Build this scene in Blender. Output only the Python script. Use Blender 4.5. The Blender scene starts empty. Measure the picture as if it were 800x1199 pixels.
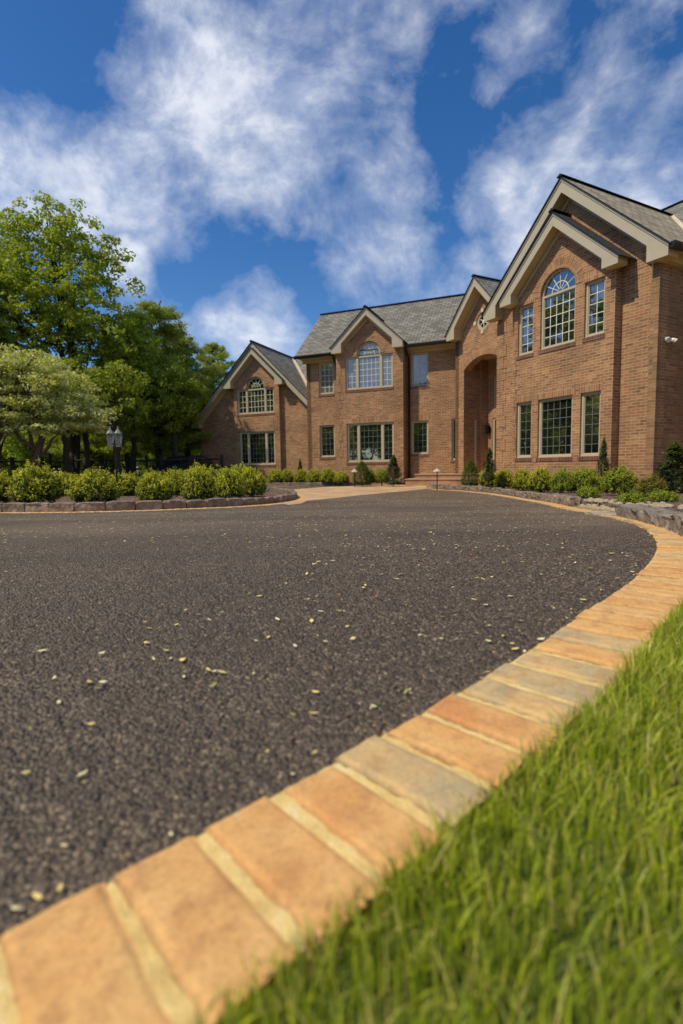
import bpy, bmesh, math, random
import numpy as np
from mathutils import Vector, Matrix, noise as mnoise
from mathutils.geometry import tessellate_polygon
random.seed(7); rng = np.random.default_rng(7)
sc = bpy.context.scene
C = bpy.context.scene.collection
PI = math.pi; rad = math.radians
# ------------------------------------------------------------------ camera maths
CAMZ = .45; FPX = 600.0; PITCH = rad(4.97); ROLL = rad(-.92)
_F = Vector((0, math.cos(PITCH), -math.sin(PITCH))); _U0 = Vector((0, math.sin(PITCH), math.cos(PITCH))); _R0 = Vector((1, 0, 0))
_R = _R0*math.cos(ROLL)+_U0*math.sin(ROLL); _U = -_R0*math.sin(ROLL)+_U0*math.cos(ROLL)
def ray(x, y): return _F+_R*((x-400)/FPX)-_U*((y-599.5)/FPX)
BR = [1.5+i*1.0 for i in range(13)]
def zg_s(y):
    s = min(1, max(0, (y-1.5)/12.)); return -.30*s*s*(3-2*s)
_zb = [zg_s(y) for y in BR]
def zg(y):
    if y <= BR[0]: return _zb[0]
    if y >= BR[-1]: return _zb[-1]
    i = min(int((y-BR[0])), 11); f = (y-BR[0])-i
    return _zb[i]*(1-f)+_zb[i+1]*f
def G(x, y, dz=0.):
    d = ray(x, y); t = .1; 
    while t < 400:
        if CAMZ+d.z*t < zg(d.y*t)+dz: break
        t *= 1.01
    a, b = t/1.01, t
    for _ in range(30):
        m = (a+b)/2
        if CAMZ+d.z*m < zg(d.y*m)+dz: b = m
        else: a = m
    return Vector((d.x*b, d.y*b))
def at(px, py, Y):           # the point on the pixel's ray at distance Y along world y
    d = ray(px, py); t = Y/d.y; return Vector((d.x*t, Y, CAMZ+d.z*t))
# ------------------------------------------------------------------ object helpers
def tag(o, label=None, cat=None, group=None, kind=None):
    if label: o['label'] = label
    if cat: o['category'] = cat
    if group: o['group'] = group
    if kind: o['kind'] = kind
    return o
def empty(name, loc=(0, 0, 0), rz=0):
    o = bpy.data.objects.new(name, None); C.objects.link(o); o.location = loc; o.rotation_euler = (0, 0, rz); o.empty_display_size = .2
    return o
def npmesh(name, V, Fc, mat, parent=None, smooth=False, mats=None, mi=None, col=None):
    """V (n,3), Fc (m,k) numpy -> object"""
    me = bpy.data.meshes.new(name); n = len(V); m, k = Fc.shape
    me.vertices.add(n); me.vertices.foreach_set('co', np.asarray(V, np.float32).ravel())
    me.loops.add(m*k); me.loops.foreach_set('vertex_index', np.asarray(Fc, np.int32).ravel())
    me.polygons.add(m); me.polygons.foreach_set('loop_start', np.arange(0, m*k, k, dtype=np.int32)); me.polygons.foreach_set('loop_total', np.full(m, k, np.int32))
    me.update(calc_edges=True); me.validate()
    for mt in (mats or [mat]): me.materials.append(mt)
    if mi is not None: me.polygons.foreach_set('material_index', np.asarray(mi, np.int32))
    if smooth: me.polygons.foreach_set('use_smooth', np.ones(m, bool))
    if col is not None:
        a = me.attributes.new('tone', 'FLOAT', 'POINT'); a.data.foreach_set('value', np.asarray(col, np.float32))
    o = bpy.data.objects.new(name, me); C.objects.link(o); o.parent = parent
    return o
class MB:
    def __init__(s): s.v = []; s.f = []; s.uv = []; s.mi = []
    def face(s, pts, uv=None, mi=0):
        i = len(s.v); s.v += [tuple(p) for p in pts]; s.f.append(list(range(i, i+len(pts)))); s.uv.append(uv or [(0, 0)]*len(pts)); s.mi.append(mi)
    def build(s, name, mats, parent=None, smooth=False, merge=False):
        me = bpy.data.meshes.new(name); me.from_pydata(s.v, [], s.f)
        u = me.uv_layers.new(name='UVMap'); fl = [c for f in s.uv for p in f for c in p]
        if len(fl) == 2*len(me.loops): u.data.foreach_set('uv', fl)
        if not isinstance(mats, (list, tuple)): mats = [mats]
        for m in mats: me.materials.append(m)
        me.polygons.foreach_set('material_index', s.mi)
        if merge or smooth:
            bm = bmesh.new(); bm.from_mesh(me); bmesh.ops.remove_doubles(bm, verts=bm.verts, dist=1e-4); bmesh.ops.recalc_face_normals(bm, faces=bm.faces); bm.to_mesh(me); bm.free()
        if smooth: me.polygons.foreach_set('use_smooth', [True]*len(me.polygons))
        me.update(); o = bpy.data.objects.new(name, me); C.objects.link(o); o.parent = parent
        return o
class Fr:
    """a vertical wall plane: origin, direction along the wall, outward normal"""
    def __init__(s, O, d, n): s.O = Vector(O); s.d = Vector(d); s.n = Vector(n)
    def P(s, t, b, z): return s.O+s.d*t+s.n*b+Vector((0, 0, z))
WORLD = Fr((0, 0, 0), (1, 0, 0), (0, -1, 0))
def prism(m, fr, poly, b0, b1, holes=(), mi=0, back=True, uvs=1.0, rot=False):
    allp = [list(poly)]+[list(h) for h in holes]
    flat = [p for l in allp for p in l]
    tris = tessellate_polygon([[Vector((p[0], p[1], 0)) for p in l] for l in allp])
    U = (lambda a, b: (b*uvs, a*uvs)) if rot else (lambda a, b: (a*uvs, b*uvs))
    for t in tris:
        m.face([fr.P(flat[i][0], b1, flat[i][1]) for i in t], [U(*flat[i]) for i in t], mi)
        if back: m.face([fr.P(flat[i][0], b0, flat[i][1]) for i in t], [U(*flat[i]) for i in t], mi)
    for l in allp:
        for i in range(len(l)):
            p, q = l[i], l[(i+1) % len(l)]
            vert = abs(q[1]-p[1]) > abs(q[0]-p[0])
            if vert: uv = [U(b0, p[1]), U(b1, p[1]), U(b1, q[1]), U(b0, q[1])]
            else: uv = [U(p[0], b0), U(p[0], b1), U(q[0], b1), U(q[0], b0)]
            m.face([fr.P(p[0], b0, p[1]), fr.P(p[0], b1, p[1]), fr.P(q[0], b1, q[1]), fr.P(q[0], b0, q[1])], uv, mi)
def lbox(m, fr, t0, t1, b0, b1, z0, z1, mi=0, rot=False): prism(m, fr, [(t0, z0), (t1, z0), (t1, z1), (t0, z1)], b0, b1, mi=mi, rot=rot)
def wbox(m, c, s, mi=0): lbox(m, WORLD, c[0]-s[0]/2, c[0]+s[0]/2, -c[1]-s[1]/2, -c[1]+s[1]/2, c[2]-s[2]/2, c[2]+s[2]/2, mi)
def arc(cx, cz, r, a0, a1, n, rz=None): return [(cx+r*math.cos(a0+(a1-a0)*i/n), cz+(rz or r)*math.sin(a0+(a1-a0)*i/n)) for i in range(n+1)]
def ring(m, fr, cx, cz, r0, r1, a0, a1, n, b0, b1, mi=0, rz0=None, rz1=None):
    A, B = arc(cx, cz, r0, a0, a1, n, rz0), arc(cx, cz, r1, a0, a1, n, rz1)
    for i in range(n):
        q = [A[i], B[i], B[i+1], A[i+1]]; s0 = (a1-a0)*i/n*r1; s1 = (a1-a0)*(i+1)/n*r1
        uv = [(r0, s0), (r1, s0), (r1, s1), (r0, s1)]
        m.face([fr.P(p[0], b1, p[1]) for p in q], uv, mi); m.face([fr.P(p[0], b0, p[1]) for p in q], uv, mi)
        for a, b in ((0, 3), (1, 2)):
            m.face([fr.P(q[a][0], b0, q[a][1]), fr.P(q[a][0], b1, q[a][1]), fr.P(q[b][0], b1, q[b][1]), fr.P(q[b][0], b0, q[b][1])], [(b0, s0), (b1, s0), (b1, s1), (b0, s1)], mi)
    for e in (0, n): m.face([fr.P(A[e][0], b0, A[e][1]), fr.P(A[e][0], b1, A[e][1]), fr.P(B[e][0], b1, B[e][1]), fr.P(B[e][0], b0, B[e][1])], None, mi)
def tube(m, pts, rs, n=8, mi=0, cap=True):
    pts = [Vector(p) for p in pts]; rings = []
    if not hasattr(rs, '__len__'): rs = [rs]*len(pts)
    up = None
    for i, p in enumerate(pts):
        d = (pts[min(i+1, len(pts)-1)]-pts[max(i-1, 0)]).normalized()
        if up is None: up = Vector((0, 0, 1)) if abs(d.z) < .9 else Vector((1, 0, 0))
        a = d.cross(up).normalized(); b = a.cross(d).normalized(); up = b
        rings.append([p+a*(rs[i]*math.cos(2*PI*k/n))+b*(rs[i]*math.sin(2*PI*k/n)) for k in range(n)])
    for i in range(len(rings)-1):
        for k in range(n): m.face([rings[i][k], rings[i][(k+1) % n], rings[i+1][(k+1) % n], rings[i+1][k]], None, mi)
    if cap:
        m.face(rings[0][::-1], None, mi); m.face(rings[-1], None, mi)
def lathe(m, c, prof, n=16, mi=0):
    c = Vector(c); R = [[c+Vector((r*math.cos(2*PI*k/n), r*math.sin(2*PI*k/n), z)) for k in range(n)] for r, z in prof]
    for i in range(len(R)-1):
        for k in range(n): m.face([R[i][k], R[i][(k+1) % n], R[i+1][(k+1) % n], R[i+1][k]], None, mi)
# ------------------------------------------------------------------ materials
class Mat:
    def __init__(s, name):
        s.m = bpy.data.materials.new(name); s.m.use_nodes = True; s.t = s.m.node_tree; s.n = s.t.nodes; s.p = s.n['Principled BSDF']
    def N(s, typ, **k):
        x = s.n.new(typ)
        for a, b in k.items(): setattr(x, a, b)
        return x
    def L(s, a, b): s.t.links.new(a, b)
    def co(s, kind='Object', scale=1.):
        t = s.N('ShaderNodeTexCoord'); mp = s.N('ShaderNodeMapping'); mp.inputs['Scale'].default_value = (scale,)*3 if not hasattr(scale, '__len__') else scale
        s.L(t.outputs[kind], mp.inputs[0]); return mp.outputs[0]
    def noise(s, co, scale, detail=4, rough=.55, dist=0):
        x = s.N('ShaderNodeTexNoise'); x.inputs['Scale'].default_value = scale; x.inputs['Detail'].default_value = detail; x.inputs['Roughness'].default_value = rough; x.inputs['Distortion'].default_value = dist
        s.L(co, x.inputs['Vector']); return x.outputs['Fac']
    def vor(s, co, scale, feature='F1', out='Distance', rnd=1):
        x = s.N('ShaderNodeTexVoronoi', feature=feature); x.inputs['Scale'].default_value = scale; x.inputs['Randomness'].default_value = rnd; s.L(co, x.inputs['Vector']); return x.outputs[out]
    def ramp(s, fac, stops, interp='LINEAR'):
        r = s.N('ShaderNodeValToRGB'); e = r.color_ramp.elements; r.color_ramp.interpolation = interp
        while len(e) < len(stops): e.new(.5)
        for i, (p, c) in enumerate(stops): e[i].position = p; e[i].color = (*c, 1) if hasattr(c, '__len__') else (c, c, c, 1)
        s.L(fac, r.inputs[0]); return r.outputs[0]
    def mix(s, fac, a, b, mode='MIX'):
        x = s.N('ShaderNodeMix', data_type='RGBA', blend_type=mode)
        for i, v in ((0, fac), (6, a), (7, b)):
            if hasattr(v, 'is_output'): s.L(v, x.inputs[i])
            else: x.inputs[i].default_value = (*v, 1) if hasattr(v, '__len__') else v
        return x.outputs[2]
    def math(s, op, a, b=0, c=0):
        x = s.N('ShaderNodeMath', operation=op)
        for i, v in enumerate((a, b, c)):
            if hasattr(v, 'is_output'): s.L(v, x.inputs[i])
            else: x.inputs[i].default_value = v
        return x.outputs[0]
    def bump(s, h, strength=.5, dist=.01, prev=None):
        b = s.N('ShaderNodeBump'); b.inputs['Strength'].default_value = strength; b.inputs['Distance'].default_value = dist; s.L(h, b.inputs['Height'])
        if prev: s.L(prev, b.inputs['Normal'])
        return b.outputs[0]
    def set(s, col=None, rough=None, normal=None, **k):
        for nm, v in (('Base Color', col), ('Roughness', rough), ('Normal', normal), *[(a.replace('_', ' '), b) for a, b in k.items()]):
            if v is None: continue
            if hasattr(v, 'is_output'): s.L(v, s.p.inputs[nm])
            else: s.p.inputs[nm].default_value = (*v, 1) if hasattr(v, '__len__') and len(v) == 3 else v
        return s.m
def simple(name, col, rough=.6, var=.25, scale=6, bmp=0, **k):
    a = Mat(name); co = a.co(); n = a.noise(co, scale, 5)
    c = a.ramp(n, [(.3, tuple(x*(1-var) for x in col)), (.7, tuple(min(1, x*(1+var)) for x in col))])
    return a.set(c, rough, a.bump(n, bmp, .01) if bmp else None, **k)
def brick_mat(name, cols, mortar, bw=.213, rh=.0677, ms=.0075, kind='UV', green=0, off=.5, darkvar=.55):
    a = Mat(name); co = a.co(kind)
    wob = a.N('ShaderNodeVectorMath', operation='MULTIPLY_ADD'); nz = a.N('ShaderNodeTexNoise'); nz.inputs['Scale'].default_value = 14; a.L(co, nz.inputs['Vector'])
    a.L(nz.outputs['Color'], wob.inputs[0]); wob.inputs[1].default_value = (.006, .006, 0); a.L(co, wob.inputs[2]); cw = wob.outputs[0]
    def bt(c1, c2, offm=0.):
        b = a.N('ShaderNodeTexBrick'); b.offset = off; b.inputs['Scale'].default_value = 1; b.inputs['Brick Width'].default_value = bw; b.inputs['Row Height'].default_value = rh
        b.inputs['Mortar Size'].default_value = ms; b.inputs['Mortar Smooth'].default_value = .15; b.inputs['Bias'].default_value = offm
        b.inputs['Color1'].default_value = (*c1, 1); b.inputs['Color2'].default_value = (*c2, 1); b.inputs['Mortar'].default_value = (*mortar, 1); a.L(cw, b.inputs['Vector']); return b
    b1 = bt(cols[0], cols[1]); b2 = bt(cols[2], cols[3], -.1)
    big = a.noise(co, 1.1, 4); mid = a.noise(co, 9, 3)
    # a per-brick random value, by snapping the coordinates to bricks
    sep = a.N('ShaderNodeSeparateXYZ'); a.L(cw, sep.inputs[0])
    row = a.math('FLOOR', a.math('DIVIDE', sep.outputs[1], rh)); par = a.math('MODULO', a.math('ABSOLUTE', row), 2)
    colx = a.math('FLOOR', a.math('DIVIDE', a.math('ADD', sep.outputs[0], a.math('MULTIPLY', par, bw*off)), bw))
    cb = a.N('ShaderNodeCombineXYZ'); a.L(colx, cb.inputs[0]); a.L(row, cb.inputs[1]); wn = a.N('ShaderNodeTexWhiteNoise', noise_dimensions='2D'); a.L(cb.outputs[0], wn.inputs['Vector'])
    sel = a.ramp(wn.outputs[0], [(.48, 0), (.52, 1)])
    c = a.mix(sel, b1.outputs[0], b2.outputs[0])
    c = a.mix(.6, c, a.ramp(a.noise(cw, 60, 3, .6), [(.3, 1-darkvar*.6), (.7, 1.15)]), 'MULTIPLY')
    c = a.mix(1., c, a.ramp(big, [(.3, (.74, .72, .70)), (.7, (1.14, 1.12, 1.1))]), 'MULTIPLY')
    if green: c = a.mix(a.ramp(a.noise(co, 1.5, 5), [(.4, 0), (.75, green)]), c, (.10, .11, .05))
    h = a.math('SUBTRACT', 1, b1.outputs['Fac']); n1 = a.bump(a.noise(cw, 120, 2), .25, .003)
    return a.set(c, .9, a.bump(h, .6, .006, n1))
M = {}
BC = [(.42, .205, .10), (.32, .145, .072), (.48, .265, .135), (.20, .095, .055)]
M['brick'] = brick_mat('brick', BC, (.52, .40, .25))
M['brick_shaded'] = brick_mat('shaded_green_brick', BC, (.36, .30, .19), green=.55)  # side wall's shade put into the colour: darker mortar, dark greenish patches
M['soldier'] = brick_mat('soldier_brick', BC, (.52, .40, .25), bw=.0677, rh=.213, off=0.)
M['rowlock'] = brick_mat('sill_brick', [(.20, .07, .045), (.14, .05, .035), (.26, .10, .06), (.11, .045, .035)], (.28, .2, .14), bw=.0677, rh=.213, off=0.)
def shingle(name, c0, c1, c2):
    a = Mat(name); co = a.co('UV')
    b = a.N('ShaderNodeTexBrick'); b.offset = .5; b.offset_frequency = 2; b.inputs['Scale'].default_value = 1; b.inputs['Brick Width'].default_value = .30; b.inputs['Row Height'].default_value = .15; b.inputs['Mortar Size'].default_value = .012; b.inputs['Mortar Smooth'].default_value = .4
    b.inputs['Color1'].default_value = (*c0, 1); b.inputs['Color2'].default_value = (*c1, 1); b.inputs['Mortar'].default_value = (*c2, 1); a.L(co, b.inputs[0])
    c = a.mix(.8, b.outputs[0], a.ramp(a.noise(co, 1.2, 5, .7), [(.3, .78), (.7, 1.2)]), 'MULTIPLY')
    c = a.mix(.5, c, a.ramp(a.noise(co, 70, 2), [(.3, .4), (.7, 1.5)]), 'MULTIPLY')
    # each course butts up: sawtooth height along the slope
    s = a.N('ShaderNodeSeparateXYZ'); a.L(co, s.inputs[0]); saw = a.math('FRACT', a.math('DIVIDE', s.outputs[1], .15))
    h = a.math('SUBTRACT', a.math('MULTIPLY', b.outputs['Fac'], -.8), saw)
    return a.set(c, .92, a.bump(h, .8, .012))
M['shingle'] = shingle('grey_shingle', (.27, .26, .225), (.145, .14, .122), (.032, .030, .028))
M['tan_shingle'] = shingle('weathered_tan_shingle', (.46, .39, .27), (.24, .20, .145), (.05, .042, .03))
M['dark_shingle'] = shingle('dark_shingle', (.035, .037, .04), (.02, .022, .025), (.01, .01, .012))
M['trim'] = simple('cream_trim', (.46, .41, .31), .55, .06, 3)
M['soffit'] = simple('soffit_paint', (.60, .44, .21), .6, .06, 3)
M['frame'] = simple('window_frame_paint', (.50, .44, .32), .45, .05, 4)
M['muntin_dim'] = simple('grille_in_glass', (.17, .20, .16), .4, .04, 4)
M['muntin'] = simple('muntin_paint', (.80, .79, .68), .4, .04, 4)
M['black'] = simple('black_metal', (.012, .010, .010), .35, .2, 8)
M['flash'] = simple('valley_flashing', (.62, .53, .36), .45, .1, 4)
M['stone_trim'] = simple('limestone_key', (.62, .54, .40), .7, .12, 10)
def glass(name, base, ior=3.3, wav=.02):
    a = Mat(name); co = a.co(); n = a.noise(co, 1.6, 2)
    return a.set(base, .02, a.bump(n, .12, wav), IOR=ior)
M['glass'] = glass('window_glass', (.008, .010, .012))
M['glass_shade'] = glass('window_glass_with_drawn_shade', (.115, .125, .15), 2.3)
M['white'] = simple('white_plastic', (.75, .73, .68), .4, .05)
M['door'] = simple('black_door_paint', (.008, .007, .007), .3, .1)
# ------------------------------------------------------------------ ground surfaces
def lawnm():
    a = Mat('lawn'); co = a.co(); n = a.noise(co, .5, 6, .6); f = a.noise(co, 45, 4, .7)
    c = a.mix(f, a.ramp(n, [(.3, (.045, .085, .012)), (.7, (.10, .15, .025))]), (.15, .19, .04))
    return a.set(c, .95, a.bump(f, .9, .04))
M['lawn'] = lawnm()
def asph():
    a = Mat('asphalt'); co = a.co()
    w = a.N('ShaderNodeVectorMath', operation='MULTIPLY_ADD'); nz = a.N('ShaderNodeTexNoise'); nz.inputs['Scale'].default_value = 90; a.L(co, nz.inputs['Vector']); a.L(nz.outputs['Color'], w.inputs[0]); w.inputs[1].default_value = (.003, .003, .0); a.L(co, w.inputs[2]); cw = w.outputs[0]
    cellc = a.vor(cw, 185, out='Color'); d1 = a.vor(cw, 185); d2 = a.vor(cw, 400)
    s = a.N('ShaderNodeSeparateColor'); a.L(cellc, s.inputs[0])
    c = a.ramp(s.outputs[0], [(0, (.034, .024, .016)), (.5, (.112, .082, .057)), (.85, (.20, .15, .106)), (1, (.38, .29, .18))])
    big = a.noise(co, .55, 5, .6); c = a.mix(1., c, a.ramp(big, [(.35, .76), (.65, 1.26)]), 'MULTIPLY')
    band = a.noise(a.co('Object', (.12, 1.6, 1)), 1, 3); c = a.mix(1., c, a.ramp(band, [(.35, .82), (.65, 1.18)]), 'MULTIPLY')
    hi = a.math('MULTIPLY', a.math('SUBTRACT', 1, d1), a.math('ADD', .6, a.math('MULTIPLY', s.outputs[1], .8)))
    b = a.bump(d2, .35, -.002); b = a.bump(hi, 1., .0045, b)
    return a.set(c, .66, b)
M['asphalt'] = asph()
def mulchm():
    a = Mat('mulch'); co = a.co(); v = a.vor(co, 42, out='Color'); s = a.N('ShaderNodeSeparateColor'); a.L(v, s.inputs[0])
    c = a.ramp(s.outputs[0], [(0, (.055, .034, .024)), (.7, (.14, .09, .062)), (1, (.33, .23, .16))]); d = a.noise(co, 60, 4, .7)
    return a.set(c, .95, a.bump(d, 1., .02))
M['mulch'] = mulchm()
def paverm(name):
    a = Mat(name); co = a.co(); g = a.N('ShaderNodeNewGeometry'); r = g.outputs['Random Per Island']
    at_ = a.N('ShaderNodeAttribute'); at_.attribute_name = 'tone'
    base = a.ramp(at_.outputs['Fac'], [(0, (.61, .28, .095)), (.3, (.69, .37, .125)), (.58, (.64, .38, .16)), (.72, (.50, .38, .20)), (.87, (.40, .335, .20)), (1, (.57, .25, .09))], 'LINEAR')
    n = a.noise(co, 9, 6, .62, .6); c = a.mix(a.ramp(n, [(.38, 0), (.66, .85)]), base, (.74, .47, .18))
    n2 = a.noise(co, 26, 5, .6); c = a.mix(a.ramp(n2, [(.48, 0), (.72, .7)]), c, (.42, .20, .085))
    n3 = a.noise(co, 5, 7, .75, 1); c = a.mix(a.ramp(n3, [(.66, 0), (.72, .35)]), c, (.72, .60, .42))
    n5 = a.noise(co, 420, 2, .6); n6 = a.noise(co, 130, 3, .7); c = a.mix(.5, c, a.ramp(n6, [(.32, .62), (.5, 1.), (.7, 1.15)]), 'MULTIPLY'); c = a.mix(.35, c, a.ramp(n5, [(.3, .6), (.7, 1.25)]), 'MULTIPLY')
    b = a.bump(n5, .35, .0015); b = a.bump(n2, .4, .006, b)
    return a.set(c, .85, b)
M['paver'] = paverm('clay_paver')
def mortarm():
    a = Mat('mortar'); co = a.co(); n = a.noise(co, 22, 6, .7); f = a.noise(co, 300, 3, .7)
    c = a.ramp(n, [(.3, (.60, .42, .15)), (.55, (.80, .60, .24)), (.75, (.90, .78, .48))]); c = a.mix(.5, c, a.ramp(f, [(.3, .65), (.7, 1.2)]), 'MULTIPLY')
    return a.set(c, .95, a.bump(f, .7, .003, a.bump(n, .6, .01)))
M['mortar'] = mortarm()
M['apron'] = brick_mat('apron_paver', [(.60, .40, .22), (.54, .33, .18), (.62, .46, .28), (.48, .30, .18)], (.45, .36, .24), bw=.21, rh=.105, ms=.005, kind='Object')
def stonem(name, c0, c1, c2):
    a = Mat(name); co = a.co(); n = a.noise(co, 7, 7, .7); v = a.vor(co, 16); m = a.noise(co, 2.2, 4)
    c = a.ramp(n, [(.3, c0), (.55, c1), (.72, c2)]); c = a.mix(.6, c, a.ramp(m, [(.3, .7), (.7, 1.25)]), 'MULTIPLY')
    return a.set(c, .9, a.bump(a.math('ADD', n, a.math('MULTIPLY', v, .5)), .9, .03))
M['block'] = stonem('granite_block', (.10, .075, .062), (.25, .19, .15), (.42, .35, .27))
M['ledge'] = stonem('grey_ledge_stone', (.085, .068, .055), (.24, .20, .165), (.50, .45, .37))
M['cobble'] = stonem('pale_river_stone', (.26, .20, .14), (.42, .34, .25), (.56, .50, .40))
M['step'] = brick_mat('step_brick', [(.50, .26, .15), (.42, .20, .115), (.55, .31, .19), (.36, .17, .10)], (.45, .33, .24))

def sheet(name, poly, mat, lift, kind='structure', dens=None, z0=None):
    """a flat-lying sheet that follows the graded ground"""
    me = bpy.data.meshes.new(name); tris = tessellate_polygon([[Vector((p[0], p[1], 0)) for p in poly]])
    me.from_pydata([(p[0], p[1], 0) for p in poly], [], [list(t) for t in tris])
    bm = bmesh.new(); bm.from_mesh(me)
    for y in BR: bmesh.ops.bisect_plane(bm, geom=bm.verts[:]+bm.edges[:]+bm.faces[:], plane_co=(0, y, 0), plane_no=(0, 1, 0))
    for v in bm.verts: v.co.z = zg(v.co.y)+lift
    for f in bm.faces:
        f.normal_update()
        if f.normal.z < 0: f.normal_flip()
    bm.to_mesh(me); bm.free(); me.materials.append(mat); o = bpy.data.objects.new(name, me); C.objects.link(o)
    if kind: o['kind'] = kind
    return o
def smooth_curve(P, step=.05):
    P = [Vector((p[0], p[1])) for p in P]; out = []
    Q = [P[0]*2-P[1]]+P+[P[-1]*2-P[-2]]
    for i in range(1, len(Q)-2):
        n = max(2, int((Q[i+1]-Q[i]).length/.03))
        for k in range(n):
            t = k/n; a, b, c, d = Q[i-1:i+3]
            out.append(.5*((2*b)+(c-a)*t+(2*a-5*b+4*c-d)*t*t+(3*b-a-3*c+d)*t**3))
    out.append(P[-1])
    for _ in range(30): out = [out[0]]+[(out[i-1]+out[i]*2+out[i+1])/4 for i in range(1, len(out)-1)]+[out[-1]]
    return resample(out, step)
def resample(P, step):
    res = [P[0]]; acc = 0
    for i in range(1, len(P)):
        a, b = P[i-1], P[i]; L = (b-a).length; s = step-acc
        while s <= L: res.append(a+(b-a)*(s/L)); s += step
        acc = (acc+L) % step if L > 0 else acc
    return res
def offset(P, w):
    out = []
    for i, p in enumerate(P):
        d = (P[min(i+1, len(P)-1)]-P[max(i-1, 0)]).normalized(); out.append(p+Vector((d.y, -d.x))*w)
    return out
# the lawn: one sheet to the horizon
sheet('lawn', [(-900, -400), (900, -400), (900, 1500), (-900, 1500)], M['lawn'], -.012)
# brick border: the inner (asphalt) edge, near left -> round the right -> along the bed kerb to the steps
inpx = [(0, 1090), (100, 1040), (210, 981), (305, 935), (368, 900), (425, 868), (478, 840), (520, 815), (575, 786), (640, 745), (700, 704), (740, 678), (762, 655), (770, 640), (764, 625), (745, 613), (722, 606.5), (690, 600), (660, 595), (620, 586.5), (580, 579.5), (540, 575), (500, 572.6)]
inner = [G(x, y, .016) for x, y in inpx]
d0 = (inner[0]-inner[1]).normalized(); perp = Vector((-d0.y, d0.x))
inner = [inner[0]+d0*1.5+perp*.25, inner[0]+d0*.7+perp*.07]+inner
inner = smooth_curve(inner, .02)
BW = .205
# ---- individual clay bricks merged in one border mesh
def border(name, edge, width, pitch, gap, lift, mat_p, mat_m, haunch=.05, flip=1, seed=3, fine_until=4.):
    r = random.Random(seed); P = resample(edge, pitch); V = []; Fc = []; T = []; MI = []
    for i in range(len(P)-1):
        a, b = P[i], P[i+1]; d = (b-a).normalized(); nrm = Vector((d.y, -d.x))*flip
        L = (b-a).length; g = gap*r.uniform(.7, 1.25); w0 = r.uniform(-.006, .006); w1 = width+r.uniform(-.008, .008); ang = r.uniform(-.035, .035)
        mid = (a+b)/2; near = mid.length < fine_until; nx, ny = (9, 17) if near else (4, 6)
        tone = r.random(); zt = lift+r.uniform(-.002, .002); tl = r.uniform(-.015, .015); tw = r.uniform(-.01, .01); sd = r.random()*100
        base = len(V); hl = (L-g)/2
        us = [(-1+2*k/(nx-1)) for k in range(nx)]; vs = [k/(ny-1) for k in range(ny)]
        us = [math.copysign(abs(u)**.55, u) if abs(u) > .001 else 0 for u in us]; vs = [.5+.5*math.copysign(abs(2*v-1)**.6, 2*v-1) if abs(2*v-1) > .001 else .5 for v in vs]
        for iv, v in enumerate(vs):
            for iu, u in enumerate(us):
                x = u*hl; y = w0+(w1-w0)*v
                eu = hl-abs(x); ev = min(v, 1-v)*(w1-w0); e = min(eu, ev); rr = .008
                z = zt+tl*x*.5+tw*(y-width/2)*.3
                if near:
                    z += .0022*mnoise.fractal(Vector((x*22+sd, y*22, sd)), .7, 2, 3)
                    wob = .0016*mnoise.noise(Vector((x*28+sd, y*28, 3))); 
                    if eu < .001: x += math.copysign(wob+.0015*mnoise.noise(Vector((y*110, sd, u))), u)
                    if ev < .001: y += wob
                if e < rr: z -= rr*(1-math.sqrt(max(0, 1-((rr-e)/rr)**2)))
                ca, sa = math.cos(ang), math.sin(ang); xx, yy = x*ca-(y-width/2)*sa, x*sa+(y-width/2)*ca+width/2
                q = mid+d*xx+nrm*yy; V.append((q.x, q.y, zg(q.y)+z)); T.append(tone)
        for iv in range(ny-1):
            for iu in range(nx-1):
                k = base+iv*nx+iu; Fc.append((k, k+1, k+nx+1, k+nx)); MI.append(0)
        loop = [base+k for k in range(nx)]+[base+(j*nx)+nx-1 for j in range(1, ny)]+[base+(ny-1)*nx+k for k in range(nx-2, -1, -1)]+[base+j*nx for j in range(ny-2, 0, -1)]
        b2 = len(V)
        for k in loop: p = V[k]; V.append((p[0], p[1], p[2]-.045)); T.append(tone)
        m = len(loop)
        for k in range(m): Fc.append((loop[k], loop[(k+1) % m], b2+(k+1) % m, b2+k)); MI.append(0)
    # mortar bed
    E_ = resample(edge, .008 if fine_until > 1 else .05); 
    cut = [p for p in E_ if p.length < fine_until]; rest = resample([p for p in E_ if p.length >= fine_until-.1], .05) if len(cut) < len(E_) else []
    nrows = 28
    for run, rows in ((cut, nrows), (rest, 5)):
        if len(run) < 3: continue
        base = len(V); O = None
        for i, p in enumerate(run):
            d = (run[min(i+1, len(run)-1)]-run[max(i-1, 0)]).normalized(); nrm = Vector((d.y, -d.x))*flip
            for j in range(rows):
                y = -.004+(width+haunch+.004)*j/(rows-1); q = p+nrm*y
                z = lift-.0062+.0028*mnoise.fractal(Vector((q.x*35, q.y*35, 0)), .7, 2, 3) if rows > 10 else lift-.004
                if y > width-.012: z -= min(.016, (y-width+.012)*1.0)
                if y > width: z -= (y-width)/haunch*.015
                if y < .003: z -= .006
                V.append((q.x, q.y, zg(q.y)+z)); T.append(.5)
        for i in range(len(run)-1):
            for j in range(rows-1): k = base+i*rows+j; Fc.append((k, k+1, k+rows+1, k+rows)); MI.append(1)
    o = npmesh(name, np.array(V), np.array(Fc), None, None, True, [mat_p, mat_m], MI, T)
    o['kind'] = 'structure'; return o
border('brick_border', inner, BW, .108, .017, .016, M['paver'], M['mortar'], .03)
outer = offset(inner, BW+.012)
# asphalt drive
mid_edge = offset(inner, .03)
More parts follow.
